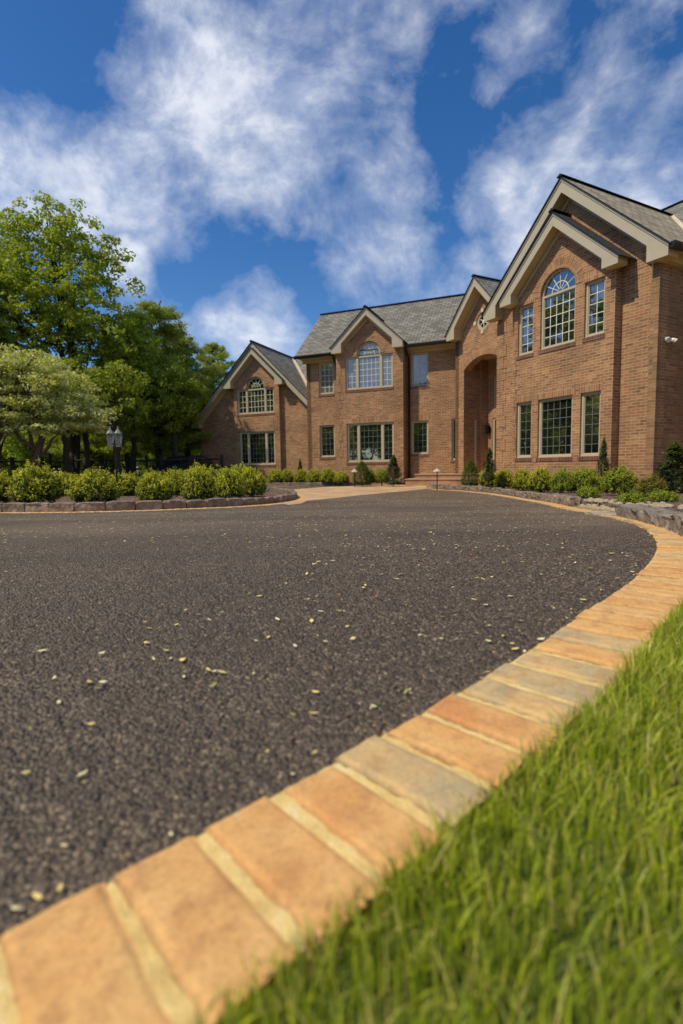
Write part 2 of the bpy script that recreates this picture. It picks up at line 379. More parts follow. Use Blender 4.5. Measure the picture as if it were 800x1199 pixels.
# pixel outline of the island bed (kerb foot): front, right end, back
isl_px = [(-140, 603), (0, 601), (100, 600), (200, 597), (280, 593.5), (325, 589.5), (345, 585.5), (347.5, 582), (340, 578.5), (318, 576.4)]
isl = [G(x, y) for x, y in isl_px]
isl += [isl[-1]+Vector((-1.6, .4)), isl[-1]+Vector((-4.5, .5)), isl[-1]+Vector((-9, -.6)), Vector((isl[0].x-2, isl[0].y+1.2))]
def closed(P, step=.1):
    Q = P[-2:]+P+P[:3]; c = smooth_curve(Q, step); 
    # keep the part between the second point's two passes
    a = min(range(len(c)), key=lambda i: (c[i]-P[0]).length if i < len(c)//2 else 9e9); b = min(range(len(c)), key=lambda i: (c[i]-P[0]).length if i > len(c)//2 else 9e9)
    return c[a:b]
island = closed(isl, .1)
asp = [p for p in mid_edge[::3]]
far_end = asp[-1]
asp += [far_end+Vector((-.2, 2.2)), G(470, 567.5)+Vector((0, .5)), G(390, 568.5), G(310, 569.0), Vector((-9, 17.6)), Vector((-17, 18.2)), Vector((-18, 12)), Vector((-15, 5)), Vector((-11, -1)), Vector((-6, -3)), Vector((asp[0].x-.9, asp[0].y-1.5))]
sheet('driveway', asp, M['asphalt'], .006)
apr = [G(x, y) for x, y in [(338, 592.0), (352, 590.5), (360, 586.8), (420, 580.5), (500, 572.9)]]+[G(540, 568.5), G(474, 567.3), G(420, 569.3), G(376, 570.8), G(340, 573.6), G(310, 574.6), G(300, 577)]
sheet('paved_apron', apr, M['apron'], .011)
isl_ext = [p for p in island]
border('island_brick_border', island+[island[0]], .22, .11, .012, .016, M['paver'], M['mortar'], .02, 1 if sum((island[i].x*island[(i+1) % len(island)].y-island[(i+1) % len(island)].x*island[i].y) for i in range(len(island))) > 0 else -1, 5, .5)
# ---- kerbs of rough blocks
def block_mesh(m, a, b, depth, h, side, r, z0=-.03, rough=.012, sub=3):
    d = (b-a).normalized(); L = (b-a).length-.012; nrm = Vector((d.y, -d.x))*side; mid = (a+b)/2
    bm = bmesh.new(); bmesh.ops.create_cube(bm, size=1); bmesh.ops.subdivide_edges(bm, edges=bm.edges[:], cuts=sub, use_grid_fill=True)
    sd = r.random()*99; hh = h+r.uniform(-.012, .012); dd = depth*r.uniform(.92, 1.05)
    for v in bm.verts:
        c = v.co*2; e = 1-.035*(abs(c.x)**6*abs(c.z)**2+abs(c.y)**6*abs(c.z)**6)*2
        x, y, z = c.x*L/2*e, c.y*dd/2, (c.z+1)/2*(hh-z0)+z0
        nn = mnoise.noise_vector(Vector((x*9+sd, y*9, z*11)))*rough*1.6+mnoise.noise_vector(Vector((x*25+sd, y*25, z*25)))*rough
        if c.z > .9: 
            nn.z *= .4; z -= .012*(abs(c.x)**8+abs(c.y)**8)
        q = mid+d*(x+nn.x*.5)+nrm*(y+dd/2-.0+nn.y); v.co = Vector((q.x, q.y, zg(mid.y)+z+nn.z))
    off = len(m.v); bm.verts.index_update()
    m.v += [tuple(v.co) for v in bm.verts]
    for f in bm.faces: m.f.append([off+v.index for v in f.verts]); m.uv.append([(0, 0)]*len(f.verts)); m.mi.append(0)
    bm.free()
def kerb(name, path, L, depth, h, side, mat, seed=1, rough=.01, lab=None, var=.12):
    r = random.Random(seed); m = MB(); P = resample(path, .02); i = 0
    while i < len(P)-3:
        j = min(len(P)-1, i+max(2, int(L*r.uniform(1-var, 1+var)/.02)))
        block_mesh(m, P[i], P[j], depth, h, side, r, rough=rough); i = j
    o = m.build(name, mat); 
    me = o.data; me.polygons.foreach_set('use_smooth', [False]*len(me.polygons))
    tag(o, lab, 'kerb'); return o
ccw = 1 if sum((island[i].x*island[(i+1) % len(island)].y-island[(i+1) % len(island)].x*island[i].y) for i in range(len(island))) > 0 else -1
kerb('block_kerb', island+[island[0]], .40, .13, .15, -ccw, M['block'], 4, lab='low kerb of tan granite blocks round the island of yellow-green shrubs')
inn = offset(island+[island[0]], -.07*ccw)[:-1]
def bed(name, poly, lift, amp=.02, step=.12, lump=None):
    """a mounded mulch bed: fine grid clipped to the outline"""
    me = bpy.data.meshes.new(name); tris = tessellate_polygon([[Vector((p[0], p[1], 0)) for p in poly]])
    me.from_pydata([(p[0], p[1], 0) for p in poly], [], [list(t) for t in tris]); bm = bmesh.new(); bm.from_mesh(me)
    xs = [p[0] for p in poly]; ys = [p[1] for p in poly]
    for k in range(int((max(xs)-min(xs))/step)): bmesh.ops.bisect_plane(bm, geom=bm.verts[:]+bm.edges[:]+bm.faces[:], plane_co=(min(xs)+k*step, 0, 0), plane_no=(1, 0, 0))
    for k in range(int((max(ys)-min(ys))/step)): bmesh.ops.bisect_plane(bm, geom=bm.verts[:]+bm.edges[:]+bm.faces[:], plane_co=(0, min(ys)+k*step, 0), plane_no=(0, 1, 0))
    for v in bm.verts: v.co.z = zg_s(v.co.y)+lift+amp*mnoise.noise(Vector((v.co.x*4, v.co.y*4, 0)))+amp*.5*mnoise.noise(Vector((v.co.x*17, v.co.y*17, 0)))
    for f in bm.faces:
        f.normal_update()
        if f.normal.z < 0: f.normal_flip()
        f.smooth = True
    ex = bmesh.ops.extrude_edge_only(bm, edges=[e for e in bm.edges if e.is_boundary])
    for v in ex['geom']:
        if isinstance(v, bmesh.types.BMVert): v.co.z -= .16
    bm.to_mesh(me); bm.free(); me.materials.append(M['mulch']); o = bpy.data.objects.new(name, me); C.objects.link(o); o['kind'] = 'structure'; return o
bed('mulch_bed', inn, .10, step=.25)
# right hand bed
kpx = [(499, 571.3), (540, 573.3), (580, 577), (620, 584), (645, 589), (668, 594.5)]
kr = smooth_curve([G(x, y) for x, y in kpx], .05)
kerb('block_kerb', kr, .42, .13, .135, -1, M['block'], 8, .016, lab='low kerb of granite blocks curving along the bed beneath the large house wing')
lw_px = [(721, 606), (745, 611.5), (770, 618.5), (800, 631.5), (850, 665)]
lw = smooth_curve([G(x, y) for x, y in lw_px], .05)
kerb('ledge_stone_kerb', lw, .33, .20, .125, -1, M['ledge'], 12, .017, 'thick grey split-face stone kerb at the right edge beyond the pebbles', .3)
A0 = Vector((7.06, 11.3, 0)); C0 = Vector((4.61, 20.8, 0))
ar, am = rad(27.58), rad(67.56)
dr, nr = Vector((-math.sin(ar), math.cos(ar), 0)), Vector((-math.cos(ar), -math.sin(ar), 0))
dm, nm = Vector((-math.sin(am), math.cos(am), 0)), Vector((-math.cos(am), -math.sin(am), 0))
rb = [p for p in offset(kr, -.06)][::-1]+[G(500, 569.3)]
a2 = A0.to_2d(); dr2, nr2, dm2, nm2 = dr.to_2d(), nr.to_2d(), dm.to_2d(), nm.to_2d()
rb += [a2+dr2*6.6-nr2*.3+nr2*1.0, a2+dr2*5-nr2*.4, a2+dr2*2, a2-nr2*.2-dr2*0, a2-nr2*6, Vector((10, 8)), Vector((5.5, 3)), offset(lw, -.1)[-1]]+offset(lw, -.1)[::-4]+[G(735, 592.5, .085), G(705, 588.5, .085), G(680, 586.5, .085), G(664, 586, .085)]
bed('house_bed', rb, .085, .02, .2)
mid_o = offset(inner, BW*.8); k0 = min(range(len(mid_o)), key=lambda i: (mid_o[i]-lw[-1]).length)
sheet('bed_soil', [mid_o[i] for i in range(k0, len(mid_o), 4)]+[mid_o[-1]+Vector((.0, .5)), a2+dr2*6.6+nr2*.7, a2+dr2*5-nr2*.4, a2-nr2*6, Vector((10, 8)), Vector((5.5, 3))], M['mulch'], .008)
# mid bed
mk = smooth_curve([G(x, y) for x, y in [(318, 569.2), (350, 569.2), (395, 568.8), (430, 567.6), (470, 565.5), (478, 565.2)]], .05)
kerb('block_kerb', mk, .5, .14, .15, -1, M['block'], 18, lab='low stone kerb of the bed along the middle of the house by the paved apron')
cm = C0.to_2d()
mb_ = offset(mk, -.07)[::4][::-1]+[cm+dm2*11-nm2*.9, cm+dm2*7, cm+dm2*4, cm+dm2*1.6+nm2*.1, cm+dm2*1.6+nm2*1.0]
bed('middle_bed', mb_, .10, .02, .25)
# ------------------------------------------------------------------ the house
house = empty('brick_house', (0, 0, 0))
tag(house, 'large two storey brick house with cream gables, arched entry and grey shingle roofs', 'house')
HP = house
R_ = Fr(A0, dr, nr); M_ = Fr(C0, dm, nm); S_ = Fr(A0, -nr, -dr)
CE = Vector((4.49, 20.28, 0)); E_ = Fr(CE, -dr, nr)
ZB = -.5
def wall(fr, poly, b, holes=(), th=.22, name='wall', extra=None):
    m = MB(); prism(m, fr, poly, b-th, b, holes)
    if extra: extra(m)
    return m.build(name, M['brick'], HP)
def rect(t0, t1, z0, z1): return [(t0, z0), (t1, z0), (t1, z1), (t0, z1)]
def window(fr, b, t0, t1, z0, z1, mull=(), grid=(2, 5), grids=None, arch=None, gl='glass', rec=.09, sill=True, fw=.055, soldier=True, name='window', lab=None):
    """b = wall face. frame > pane, muntin_grid. arch = (centre t, spring z, radius)"""
    b1 = b-rec; m = MB()
    f0, f1 = b1-.03, b1+.035
    lbox(m, fr, t0, t1, f0, f1, z0, z0+fw); lbox(m, fr, t0, t1, f0, f1, z1-fw, z1)
    lbox(m, fr, t0, t0+fw, f0, f1, z0+fw, z1-fw); lbox(m, fr, t1-fw, t1, f0, f1, z0+fw, z1-fw)
    cells = []; e = t0+fw; lowwin = z0 < 2 and gl == 'glass'
    for q in mull: lbox(m, fr, q-fw*.75, q+fw*.75, f0, f1+.004, z0+fw, z1-fw); cells.append((e, q-fw*.75)); e = q+fw*.75
    cells.append((e, t1-fw))
    if arch: ring(m, fr, arch[0], arch[1], arch[2]-fw*.9, arch[2], 0, PI, 24, f0, f1-.006)
    # inner sash bead
    for c0, c1 in cells:
        for q in ((c0, c0+.022, z0+fw, z1-fw), (c1-.022, c1, z0+fw, z1-fw), (c0+.022, c1-.022, z0+fw, z0+fw+.022), (c0+.022, c1-.022, z1-fw-.022, z1-fw)): lbox(m, fr, q[0], q[1], f0, b1+.016, q[2], q[3])
    if sill: lbox(m, fr, t0-.01, t1+.01, b1-.02, b1+.05, z0-.004, z0+.03)
    w = m.build(name, M['frame'], HP)
    if lab: w['label'] = lab
    p = MB(); g = MB()
    for i, (c0, c1) in enumerate(cells):
        prism(p, fr, rect(c0, c1, z0+fw, z1-fw), b1-.02, b1-.012, back=False)
        gx, gz = (grids[i] if grids else grid); h = .0065 if lowwin else .0085
        for k in range(1, gx): x = c0+(c1-c0)*k/gx; lbox(g, fr, x-h, x+h, b1-.013, b1-.003, z0+fw, z1-fw)
        for k in range(1, gz): z = z0+fw+(z1-z0-2*fw)*k/gz; lbox(g, fr, c0, c1, b1-.0128, b1-.0025, z-h, z+h)
    if arch:
        ac, az, r = arch; r -= fw*.9
        prism(p, fr, arc(ac, az, r, 0, PI, 24), b1-.021, b1-.013, back=False)
        ring(g, fr, ac, az, r*.5, r*.5+.018, 0, PI, 16, b1-.013, b1-.003)
        for a in (30, 60, 90, 120, 150):
            a = rad(a); c, s = math.cos(a)+0., math.sin(a); h = .007; x0, zz0, x1, zz1 = ac+c*r*.14, az+s*r*.14, ac+c*r, az+s*r
            prism(g, fr, [(x0-s*h, zz0+c*h), (x0+s*h, zz0-c*h), (x1+s*h, zz1-c*h), (x1-s*h, zz1+c*h)], b1-.0127, b1-.0024)
    p.build('pane', M[gl], w); g.build('muntin_grid', M['muntin_dim' if lowwin else 'muntin'], w)
    if sill:
        s = MB(); lbox(s, fr, t0-.03, t1+.03, b-.1, b+.018, z0-.105, z0-.006); s.build('brick_sill', M['rowlock'], w)
    if soldier:
        s = MB(); lbox(s, fr, t0-.06, t1+.06, b-.06, b+.006, z1+.003, z1+.215, rot=False) if not arch else None
        if not arch: s.build('soldier_course', M['soldier'], w)
    return w
def arch_ring(fr, b, ac, az, r0, r1, a0=0, a1=PI, n=28, name='brick_arch', rz0=None, rz1=None):
    s = MB(); ring(s, fr, ac, az, r0, r1, a0, a1, n, b-.06, b+.012, rz0=rz0, rz1=rz1); return s.build(name, M['arch'], HP)
M['arch'] = brick_mat('arch_brick', BC, (.52, .40, .25), bw=.30, rh=.0677, off=0.)
def gable_trim(fr, c, pk, W, sl, zb, wi, bf, bw, fd=.29, name='gable_trim', left=True, right=True):
    """rake fascia and soffit with boxed returns at the eaves"""
    m = MB(); ze = pk-sl*W; zi = pk-fd*1.0-sl*wi
    poly = [(c-W, ze), (c, pk), (c+W, ze), (c+W, zb), (c+wi, zb), (c+wi, zi), (c, pk-fd), (c-wi, zi), (c-wi, zb), (c-W, zb)]
    prism(m, fr, poly, bf-.03, bf, mi=0)
    # the soffit body, set in 12 mm behind the board
    e = .012
    p2 = [(c-W+e, ze), (c, pk-e), (c+W-e, ze), (c+W-e, zb+e), (c+wi+e, zb+e), (c+wi+e, zi+e*2), (c, pk-fd+e*2), (c-wi-e, zi+e*2), (c-wi-e, zb+e), (c-W+e, zb+e)]
    prism(m, fr, p2, bw-.05, bf-.03, mi=1)
    # narrow frieze on the brick along both rakes
    q = fd+.13
    p3 = [(c-wi, zi), (c, pk-fd), (c+wi, zi), (c+wi, zi-.10), (c, pk-q), (c-wi, zi-.10)]
    prism(m, fr, p3, bw-.02, bw+.035, mi=0)
    # crown moulding strip on the fascia
    p4 = [(c-W-.012, ze-.002), (c, pk+.012), (c+W+.012, ze-.002), (c+W+.012, ze-.06), (c, pk-.05), (c-W-.012, ze-.06)]
    prism(m, fr, p4, bf, bf+.018, mi=0)
    return m.build(name, [M['trim'], M['soffit']], HP)
def slab(name, pts, mat='shingle', th=.026, edge=True, parent=None):
    """roof slope: pts = eave0, eave1, ridge1, ridge0 (convex), uv along the eave and up the slope"""
    P = [Vector(p) for p in pts]; u = (P[1]-P[0]).normalized(); nrm = (P[1]-P[0]).cross(P[2]-P[0]).normalized()
    if nrm.z < 0: nrm = -nrm
    v = nrm.cross(u).normalized()
    if v.z < 0: v = -v
    uv = [((p-P[0]).dot(u), (p-P[0]).dot(v)) for p in P]; m = MB()
    m.face([p+nrm*th for p in P], uv, 0); m.face(P, uv, 1)
    for i in range(len(P)): j = (i+1) % len(P); m.face([P[i], P[j], P[j]+nrm*th, P[i]+nrm*th], None, 1)
    return m.build(name, [M[mat], M['black']], parent or HP)
def ridge_cap(p0, p1, w=.10, name='ridge_cap', mat='black'):
    p0, p1 = Vector(p0), Vector(p1); d = (p1-p0).normalized(); s = d.cross(Vector((0, 0, 1))).normalized(); m = MB()
    up = Vector((0, 0, .045)); dn = Vector((0, 0, -.03))
    A = [p0+s*w+dn+up*.2, p0+up, p0-s*w+dn+up*.2]; B = [p1+s*w+dn+up*.2, p1+up, p1-s*w+dn+up*.2]
    m.face([A[0], B[0], B[1], A[1]]); m.face([A[1], B[1], B[2], A[2]]); m.face(A); m.face(B)
    return m.build(name, M[mat], HP)
def gutter(p0, p1, out, name='gutter', size=.11):
    p0, p1, out = Vector(p0), Vector(p1), Vector(out).normalized(); m = MB(); prof = [(0, 0), (.0, -size), (size*.65, -size), (size, -size*.35), (size, 0), (size*.88, 0), (size*.55, -size*.8), (.01, -size*.8)]
    A = [p0+out*x+Vector((0, 0, z)) for x, z in prof]; B = [p1+out*x+Vector((0, 0, z)) for x, z in prof]
    for i in range(len(A)): j = (i+1) % len(A); m.face([A[i], B[i], B[j], A[j]])
    m.face(A[:5]+[A[0]]) if False else None
    for E in (A, B): m.face([E[0], E[1], E[2], E[3], E[4]])
    return m.build(name, M['black'], HP)
def quoins(fr, t0, t1, b, z0, z1, inset=.10, name='brick_quoin', flip=False):
    m = MB(); z = z0; k = 0
    while z+.33 < z1:
        a, c = (t0, t1) if k % 2 == 0 else ((t0, t1-inset) if not flip else (t0+inset, t1))
        lbox(m, fr, a, c, b-.02, b+.014, z, z+.335); z += .345; k += 1
    return m.build(name, M['brick'], HP)

# ---- large right wing
c1, pk1, W1, sl1 = 2.52, 7.50, 2.68, .95
w0, w1_ = .12, 4.98
cw_ = 2.62
b2 = .25
zt = pk1-.2
wall(R_, [(w0, ZB), (w1_, ZB), (w1_, pk1-.16-sl1*(w1_-c1)), (c1, pk1-.16), (w0, pk1-.16-sl1*(c1-w0))], 0., [rect(1.3, 4.0, .6, 4.9)], th=.2)
# projecting bay with its own gable
c2, pk2, W2, sl2 = 2.57, 6.66, 1.77, .925
holes = []
wins = [(3.42, 3.95, 3.47, 4.80), (2.11, 3.18, 3.48, 4.86), (1.31, 1.85, 3.50, 4.80)]
low = [(3.43, 3.97, .64, 2.18), (2.13, 3.21, .63, 2.18), (1.35, 1.90, .63, 2.18)]
ar_c = 2.645; ar_z = 4.86; ar_r = .535
for i, (a, b, c, d) in enumerate(wins):
    if i == 1: holes.append([(a, c), (b, c), (b, d)]+arc(ar_c, ar_z, ar_r, 0, PI, 24)[1:-1]+[(a, d)])
    else: holes.append(rect(a, b, c, d))
holes += [rect(*q) for q in low]
wall(R_, [(1.05, ZB), (4.10, ZB), (4.10, pk2-.16-sl2*(4.10-c2)), (c2, pk2-.16), (1.05, pk2-.16-sl2*(c2-1.05))], b2, holes, th=.3)
window(R_, b2, *wins[0], grid=(2, 5)); window(R_, b2, *wins[2], grid=(2, 5))
window(R_, b2, *wins[1], grid=(5, 5), arch=(ar_c, ar_z, ar_r), name='arched_window')
for q, g_ in zip(low, ((2, 6), (5, 6), (2, 6))): window(R_, b2, *q, grid=g_)
arch_ring(R_, b2, ar_c, ar_z, ar_r+.004, ar_r+.24)
gable_trim(R_, c2, pk2, W2, sl2, 4.86, W2-.40, .56, b2, .30)
gable_trim(R_, c1, pk1, W1, sl1, 4.72, W1-.46, .34, 0., .32)
D1 = 7.0
def gable_roof(fr, c, pk, W, sl, bf, bback, mat='shingle', nm_='roof', cap=True, over=.06, lift=.015):
    for s in (-1, 1):
        e = c+s*(W+over); ze = pk+lift-sl*(W+over)
        slab(nm_, [fr.P(e, bf+.05, ze), fr.P(e, bback, ze), fr.P(c, bback, pk+lift), fr.P(c, bf+.05, pk+lift)], mat)
    if cap: ridge_cap(fr.P(c, bf+.07, pk+lift+.05), fr.P(c, bback, pk+lift+.05))
gable_roof(R_, c2, pk2, W2, sl2, .56, -.02, 'dark_shingle')
gable_roof(R_, c1, pk1, W1, sl1, .34, -D1, 'tan_shingle')
quoins(R_, 4.62, 4.99, 0, ZB, 4.7, flip=True)
quoins(R_, 3.99, 4.105, b2, ZB, 4.1, inset=.05, flip=True)
# vertical control joints
# right side wall of the wing
m = MB(); prism(m, S_, rect(-.12, 9, ZB, 4.93), -.30, -.122); m.build('wall', M['brick_shaded'], HP)
m = MB(); lbox(m, S_, -.3, 9, -.13, .02, 4.70, 4.90, 0); lbox(m, S_, -.3, 9, -.12, .19, 4.90, 4.93, 1); m.build('eave_soffit', [M['soffit'], M['soffit']], HP)
ge = pk1+.015-sl1*(W1+.06)
gutter(R_.P(c1-W1-.03, .36, ge+.05), R_.P(c1-W1-.03, -1.5, ge+.05), -dr, size=.12)
# left side and back of the wing (seen only from the side)
m = MB(); prism(m, Fr(R_.P(w1_, 0, 0), -nr, dr), rect(.0, 9, ZB, 4.9), -.2, -.003); m.build('wall', M['brick'], HP)
# higher roof behind the wing, its ridge parallel to the wing front
zm = 8.10; um = 4.98; fe = 1.35; be = 2*um-fe; ze_ = zm-.8*(um-fe)
slab('roof', [R_.P(3.3, -fe, ze_), R_.P(-9, -fe, ze_), R_.P(-9, -um, zm), R_.P(3.3, -um, zm)])
slab('roof', [R_.P(3.3, -be, ze_), R_.P(-9, -be, ze_), R_.P(-9, -um, zm), R_.P(3.3, -um, zm)])
ridge_cap(R_.P(3.3, -um, zm+.05), R_.P(-9, -um, zm+.05))
m = MB(); lbox(m, R_, -9, 3.2, -be+.3, -um+.2, 4, 5.1); prism(m, Fr(R_.P(3.2, 0, 0), -nr, dr), [(um-2.4, 5.1), (um+2.9, 5.1), (um, zm-.12)], -.2, -.003); lbox(m, R_, -9, -.13, -um, -fe-.35, ZB, ze_+.1); m.build('wall', M['brick'], HP)
# ---- entry bay
k_ = .975
def ez(z): return .45+(z-.45)*k_
ce, pe, We, sle = 1.50, ez(7.24), 1.53, 1.09
ex0 = .03
ac, ahw, zs, ztop = 1.56, 1.04, ez(4.12), ez(4.52)
R0 = (ahw**2+(ztop-zs)**2)/(2*(ztop-zs)); a_ = math.asin(ahw/R0); arcp = arc(ac, ztop-R0, R0, PI/2-a_, PI/2+a_, 16)
hole = [(ac-ahw, ZB+.4), (ac+ahw, ZB+.4)]+arcp
rw = (1.50, ez(5.75), .31)
wall(E_, [(ex0, ZB), (4.2, ZB), (4.2, ez(5.0)), (3.0, ez(5.3)), (ce, pe-.16), (ex0, pe-.16-sle*(ce-ex0))], 0., [hole, arc(rw[0], rw[1], rw[2], 0, 2*PI, 28)[:-1]], th=.34)
m = MB(); ring(m, E_, ac, ztop-R0, R0+.004, R0+.24, PI/2-a_, PI/2+a_, 20, -.05, .012); m.build('brick_arch', M['arch'], HP)
gable_trim(E_, ce, pe, We, sle, ez(5.31), We-.44, .40, 0., .30)
gable_roof(E_, ce, pe, We, sle, .40, -4.5)
m = MB(); ring(m, E_, rw[0], rw[1], rw[2]-.085, rw[2], 0, 2*PI, 28, -.10, -.03); w = m.build('round_window', M['frame'], HP)
m = MB(); prism(m, E_, arc(rw[0], rw[1], rw[2]-.04, 0, 2*PI, 28)[:-1], -.08, -.07, back=False); m.build('pane', M['glass'], w)
m = MB(); r_ = rw[2]-.08
for a in (0, 60, 120):
    a = rad(a+30); c, s = math.cos(a)*r_, math.sin(a)*r_; hx, hz = math.sin(a)*.011, math.cos(a)*.011
    prism(m, E_, [(rw[0]-c-hx, rw[1]-s+hz), (rw[0]-c+hx, rw[1]-s-hz), (rw[0]+c+hx, rw[1]+s-hz), (rw[0]+c-hx, rw[1]+s+hz)], -.072+a*.0008, -.06+a*.0008)
ring(m, E_, rw[0], rw[1], 0.001, .06, 0, 2*PI, 12, -.073, -.055); m.build('muntin_grid', M['muntin'], w)
m = MB(); ring(m, E_, rw[0], rw[1], rw[2]+.003, rw[2]+.11, 0, 2*PI, 36, -.05, .010); m.build('brick_surround', M['arch'], w)
for a in (0, 90, 180, 270):
    m = MB(); ring(m, E_, rw[0], rw[1], rw[2]+.004, rw[2]+.13, rad(a-9), rad(a+9), 3, -.05, .03); m.build('keystone', M['stone_trim'], w)
# left return of the entry bay back to the middle facade, and the porch inside
m = MB(); prism(m, Fr(E_.P(ex0, 0, 0), -nr, dr), rect(.0, 1.4, ZB, 6.0), -.2, -.003); m.build('wall', M['brick'], HP)
pd = 1.15
m = MB(); lbox(m, E_, ac-ahw-.25, ac-ahw-.002, -pd-.2, -.34, ZB, 4.5); lbox(m, E_, ac+ahw+.002, ac+ahw+.25, -pd-.2, -.34, ZB, 4.5); lbox(m, E_, ac-ahw-.24, ac-ahw+.06, -pd-.1, -pd+.35, ZB, 4.49); m.build('porch_side_wall', M['brick'], HP)
d0_, d1_ = .86, 2.45
wall(E_, rect(ac-ahw-.1, ac+ahw+.1, ZB, 4.6), -pd, [rect(d0_, d1_, 0.05, 2.25), rect(d0_, d1_, 2.62, 3.82)], th=.2, name='porch_back_wall')
m = MB(); lbox(m, E_, ac-ahw-.2, ac+ahw+.2, -pd-.1, -.34, 4.5, 4.6); m.build('porch_ceiling', M['soffit'], HP)
window(E_, -pd, d0_, d1_, 2.62, 3.82, mull=(d0_+.42, d1_-.42), grids=((1, 3), (2, 3), (1, 3)), name='transom_window', sill=False)
m = MB(); fw = .07
for q in ((d0_, d0_+fw, .05, 2.25), (d1_-fw, d1_, .05, 2.25), (d0_+fw, d1_-fw, 2.18, 2.25), (d0_+.40, d0_+.46, .05, 2.18), (d1_-.46, d1_-.40, .05, 2.18)): lbox(m, E_, q[0], q[1], -pd-.12, -pd-.03, q[2], q[3])
fd_ = m.build('door_frame', M['frame'], HP)
m = MB(); lbox(m, E_, d0_+.46, d1_-.46, -pd-.12, -pd-.07, .05, 2.18)
for a, b, c, d in ((.52, .75, .2, .9), (.84, 1.07, .2, .9), (.52, .75, 1.0, 2.05), (.84, 1.07, 1.0, 2.05)): lbox(m, E_, d0_+a, d0_+b, -pd-.07, -pd-.055, c, d)
dd_ = m.build('front_door', M['door'], HP)
m = MB(); lbox(m, E_, d0_+.49, d0_+.52, -pd-.05, -pd-.02, .95, 1.2); m.build('handle', M['flash'], dd_)
m = MB(); lbox(m, E_, d0_+fw, d0_+.40, -pd-.10, -pd-.09, .05, 2.18); lbox(m, E_, d1_-.40, d1_-fw, -pd-.10, -pd-.09, .05, 2.18); m.build('sidelight', M['glass'], HP)
# beige casing on the porch's left wall
m = MB(); lbox(m, E_, ac-ahw-.001, ac-ahw+.03, -.62, -.54, ZB, 2.2); m.build('sidelight_casing', M['frame'], HP)
# wall lantern beside the door
m = MB(); L0 = E_.P(.70, -pd+.12, 0)
lathe(m, (L0.x, L0.y, 1.62), [(.0, 0), (.03, .02), (.07, .06), (.085, .34), (.11, .36), (.05, .43), (.015, .46), (0, .50)], 6)
lbox(m, E_, .66, .74, -pd, -pd+.02, 1.7, 1.95); tube(m, [E_.P(.70, -pd, 1.9), E_.P(.70, -pd+.06, 2.08), E_.P(.70, -pd+.12, 2.1)], .010, 6)
m.build('wall_lantern', M['black'], HP)
# security light on the side wall
def secl():
    m = MB(); P0 = S_.P(.16, -.122, 3.13); lathe_pts = []
    tube(m, [P0, P0-dr*.03], .05, 12)
    for s in (-1, 1):
        a = P0-dr*.03; b = a-nr*s*.07-dr*.05+Vector((0, 0, -.01)); c = b-nr*s*.06-dr*.07+Vector((0, 0, -.05))
        tube(m, [a, b], .012, 8); tube(m, [b, b+(c-b)*.3, c], [.025, .045, .055], 12)
    tube(m, [P0-dr*.03, P0-dr*.08+Vector((0, 0, -.06))], [.03, .035], 10)
    return m.build('security_light', M['white'], HP)
secl()
# ---- middle block
zcorn = 5.06
mwin = [(1.08, 1.79, 3.72, 5.06), (1.08, 1.79, .95, 2.32), (5.26, 5.97, 3.68, 5.06), (5.25, 5.98, .92, 2.33), (-.45, .13, .67, 2.34)]
wall(M_, rect(-.8, 6.57, ZB, 5.3), 0., [rect(*q) for q in mwin]+[rect(2.2, 4.7, .6, 5.1)], th=.22)
for i, q in enumerate(mwin): window(M_, 0., *q, grid=(3, 5) if i < 4 else (2, 6), gl='glass_shade' if i in (0, 2) else 'glass', soldier=i in (1, 3))
bm_ = .5
uw = (2.42, 4.50, 3.70, 5.06); lo_ = (2.40, 4.48, .66, 2.29)
wall(M_, [(1.98, ZB), (4.92, ZB), (4.92, 6.68-.93*1.45), (3.47, 6.68), (1.98, 6.68-.93*1.49)], bm_, [[(uw[0], uw[2]), (uw[1], uw[2]), (uw[1], uw[3]), (3.96, uw[3])]+arc(3.46, 5.12, .50, 0, PI, 24)+[(2.96, uw[3]), (uw[0], uw[3])], rect(*lo_)], th=.3)
window(M_, bm_, *uw, mull=(2.94, 3.98), grids=((2, 5), (5, 5), (2, 5)), arch=(3.46, 5.10, .50), gl='glass_shade', name='arched_window', fw=.065)
window(M_, bm_, *lo_, mull=(2.90, 3.96), grids=((2, 6), (5, 6), (2, 6)), name='picture_window', fw=.065)
arch_ring(M_, bm_, 3.46, 5.12, .506, .72)
for a, b in ((1.98, 2.003), (4.897, 4.92)):
    pass
m = MB(); prism(m, Fr(M_.P(1.98, bm_, 0), -nm, -dm), rect(0.02, .5, ZB, 5.0), -.2, -.002); prism(m, Fr(M_.P(4.92, bm_, 0), -nm, dm), rect(0.02, .5, ZB, 5.0), -.2, -.002); m.build('wall', M['brick'], HP)
gable_trim(M_, 3.47, 6.87, 1.54, .93, 5.20, 1.10, .80, bm_, .27)
gable_roof(M_, 3.47, 6.87, 1.54, .93, .80, -2.0)
quoins(M_, 1.99, 2.24, bm_, ZB, 5.0, flip=False); quoins(M_, 4.68, 4.91, bm_, ZB, 5.0, flip=True)
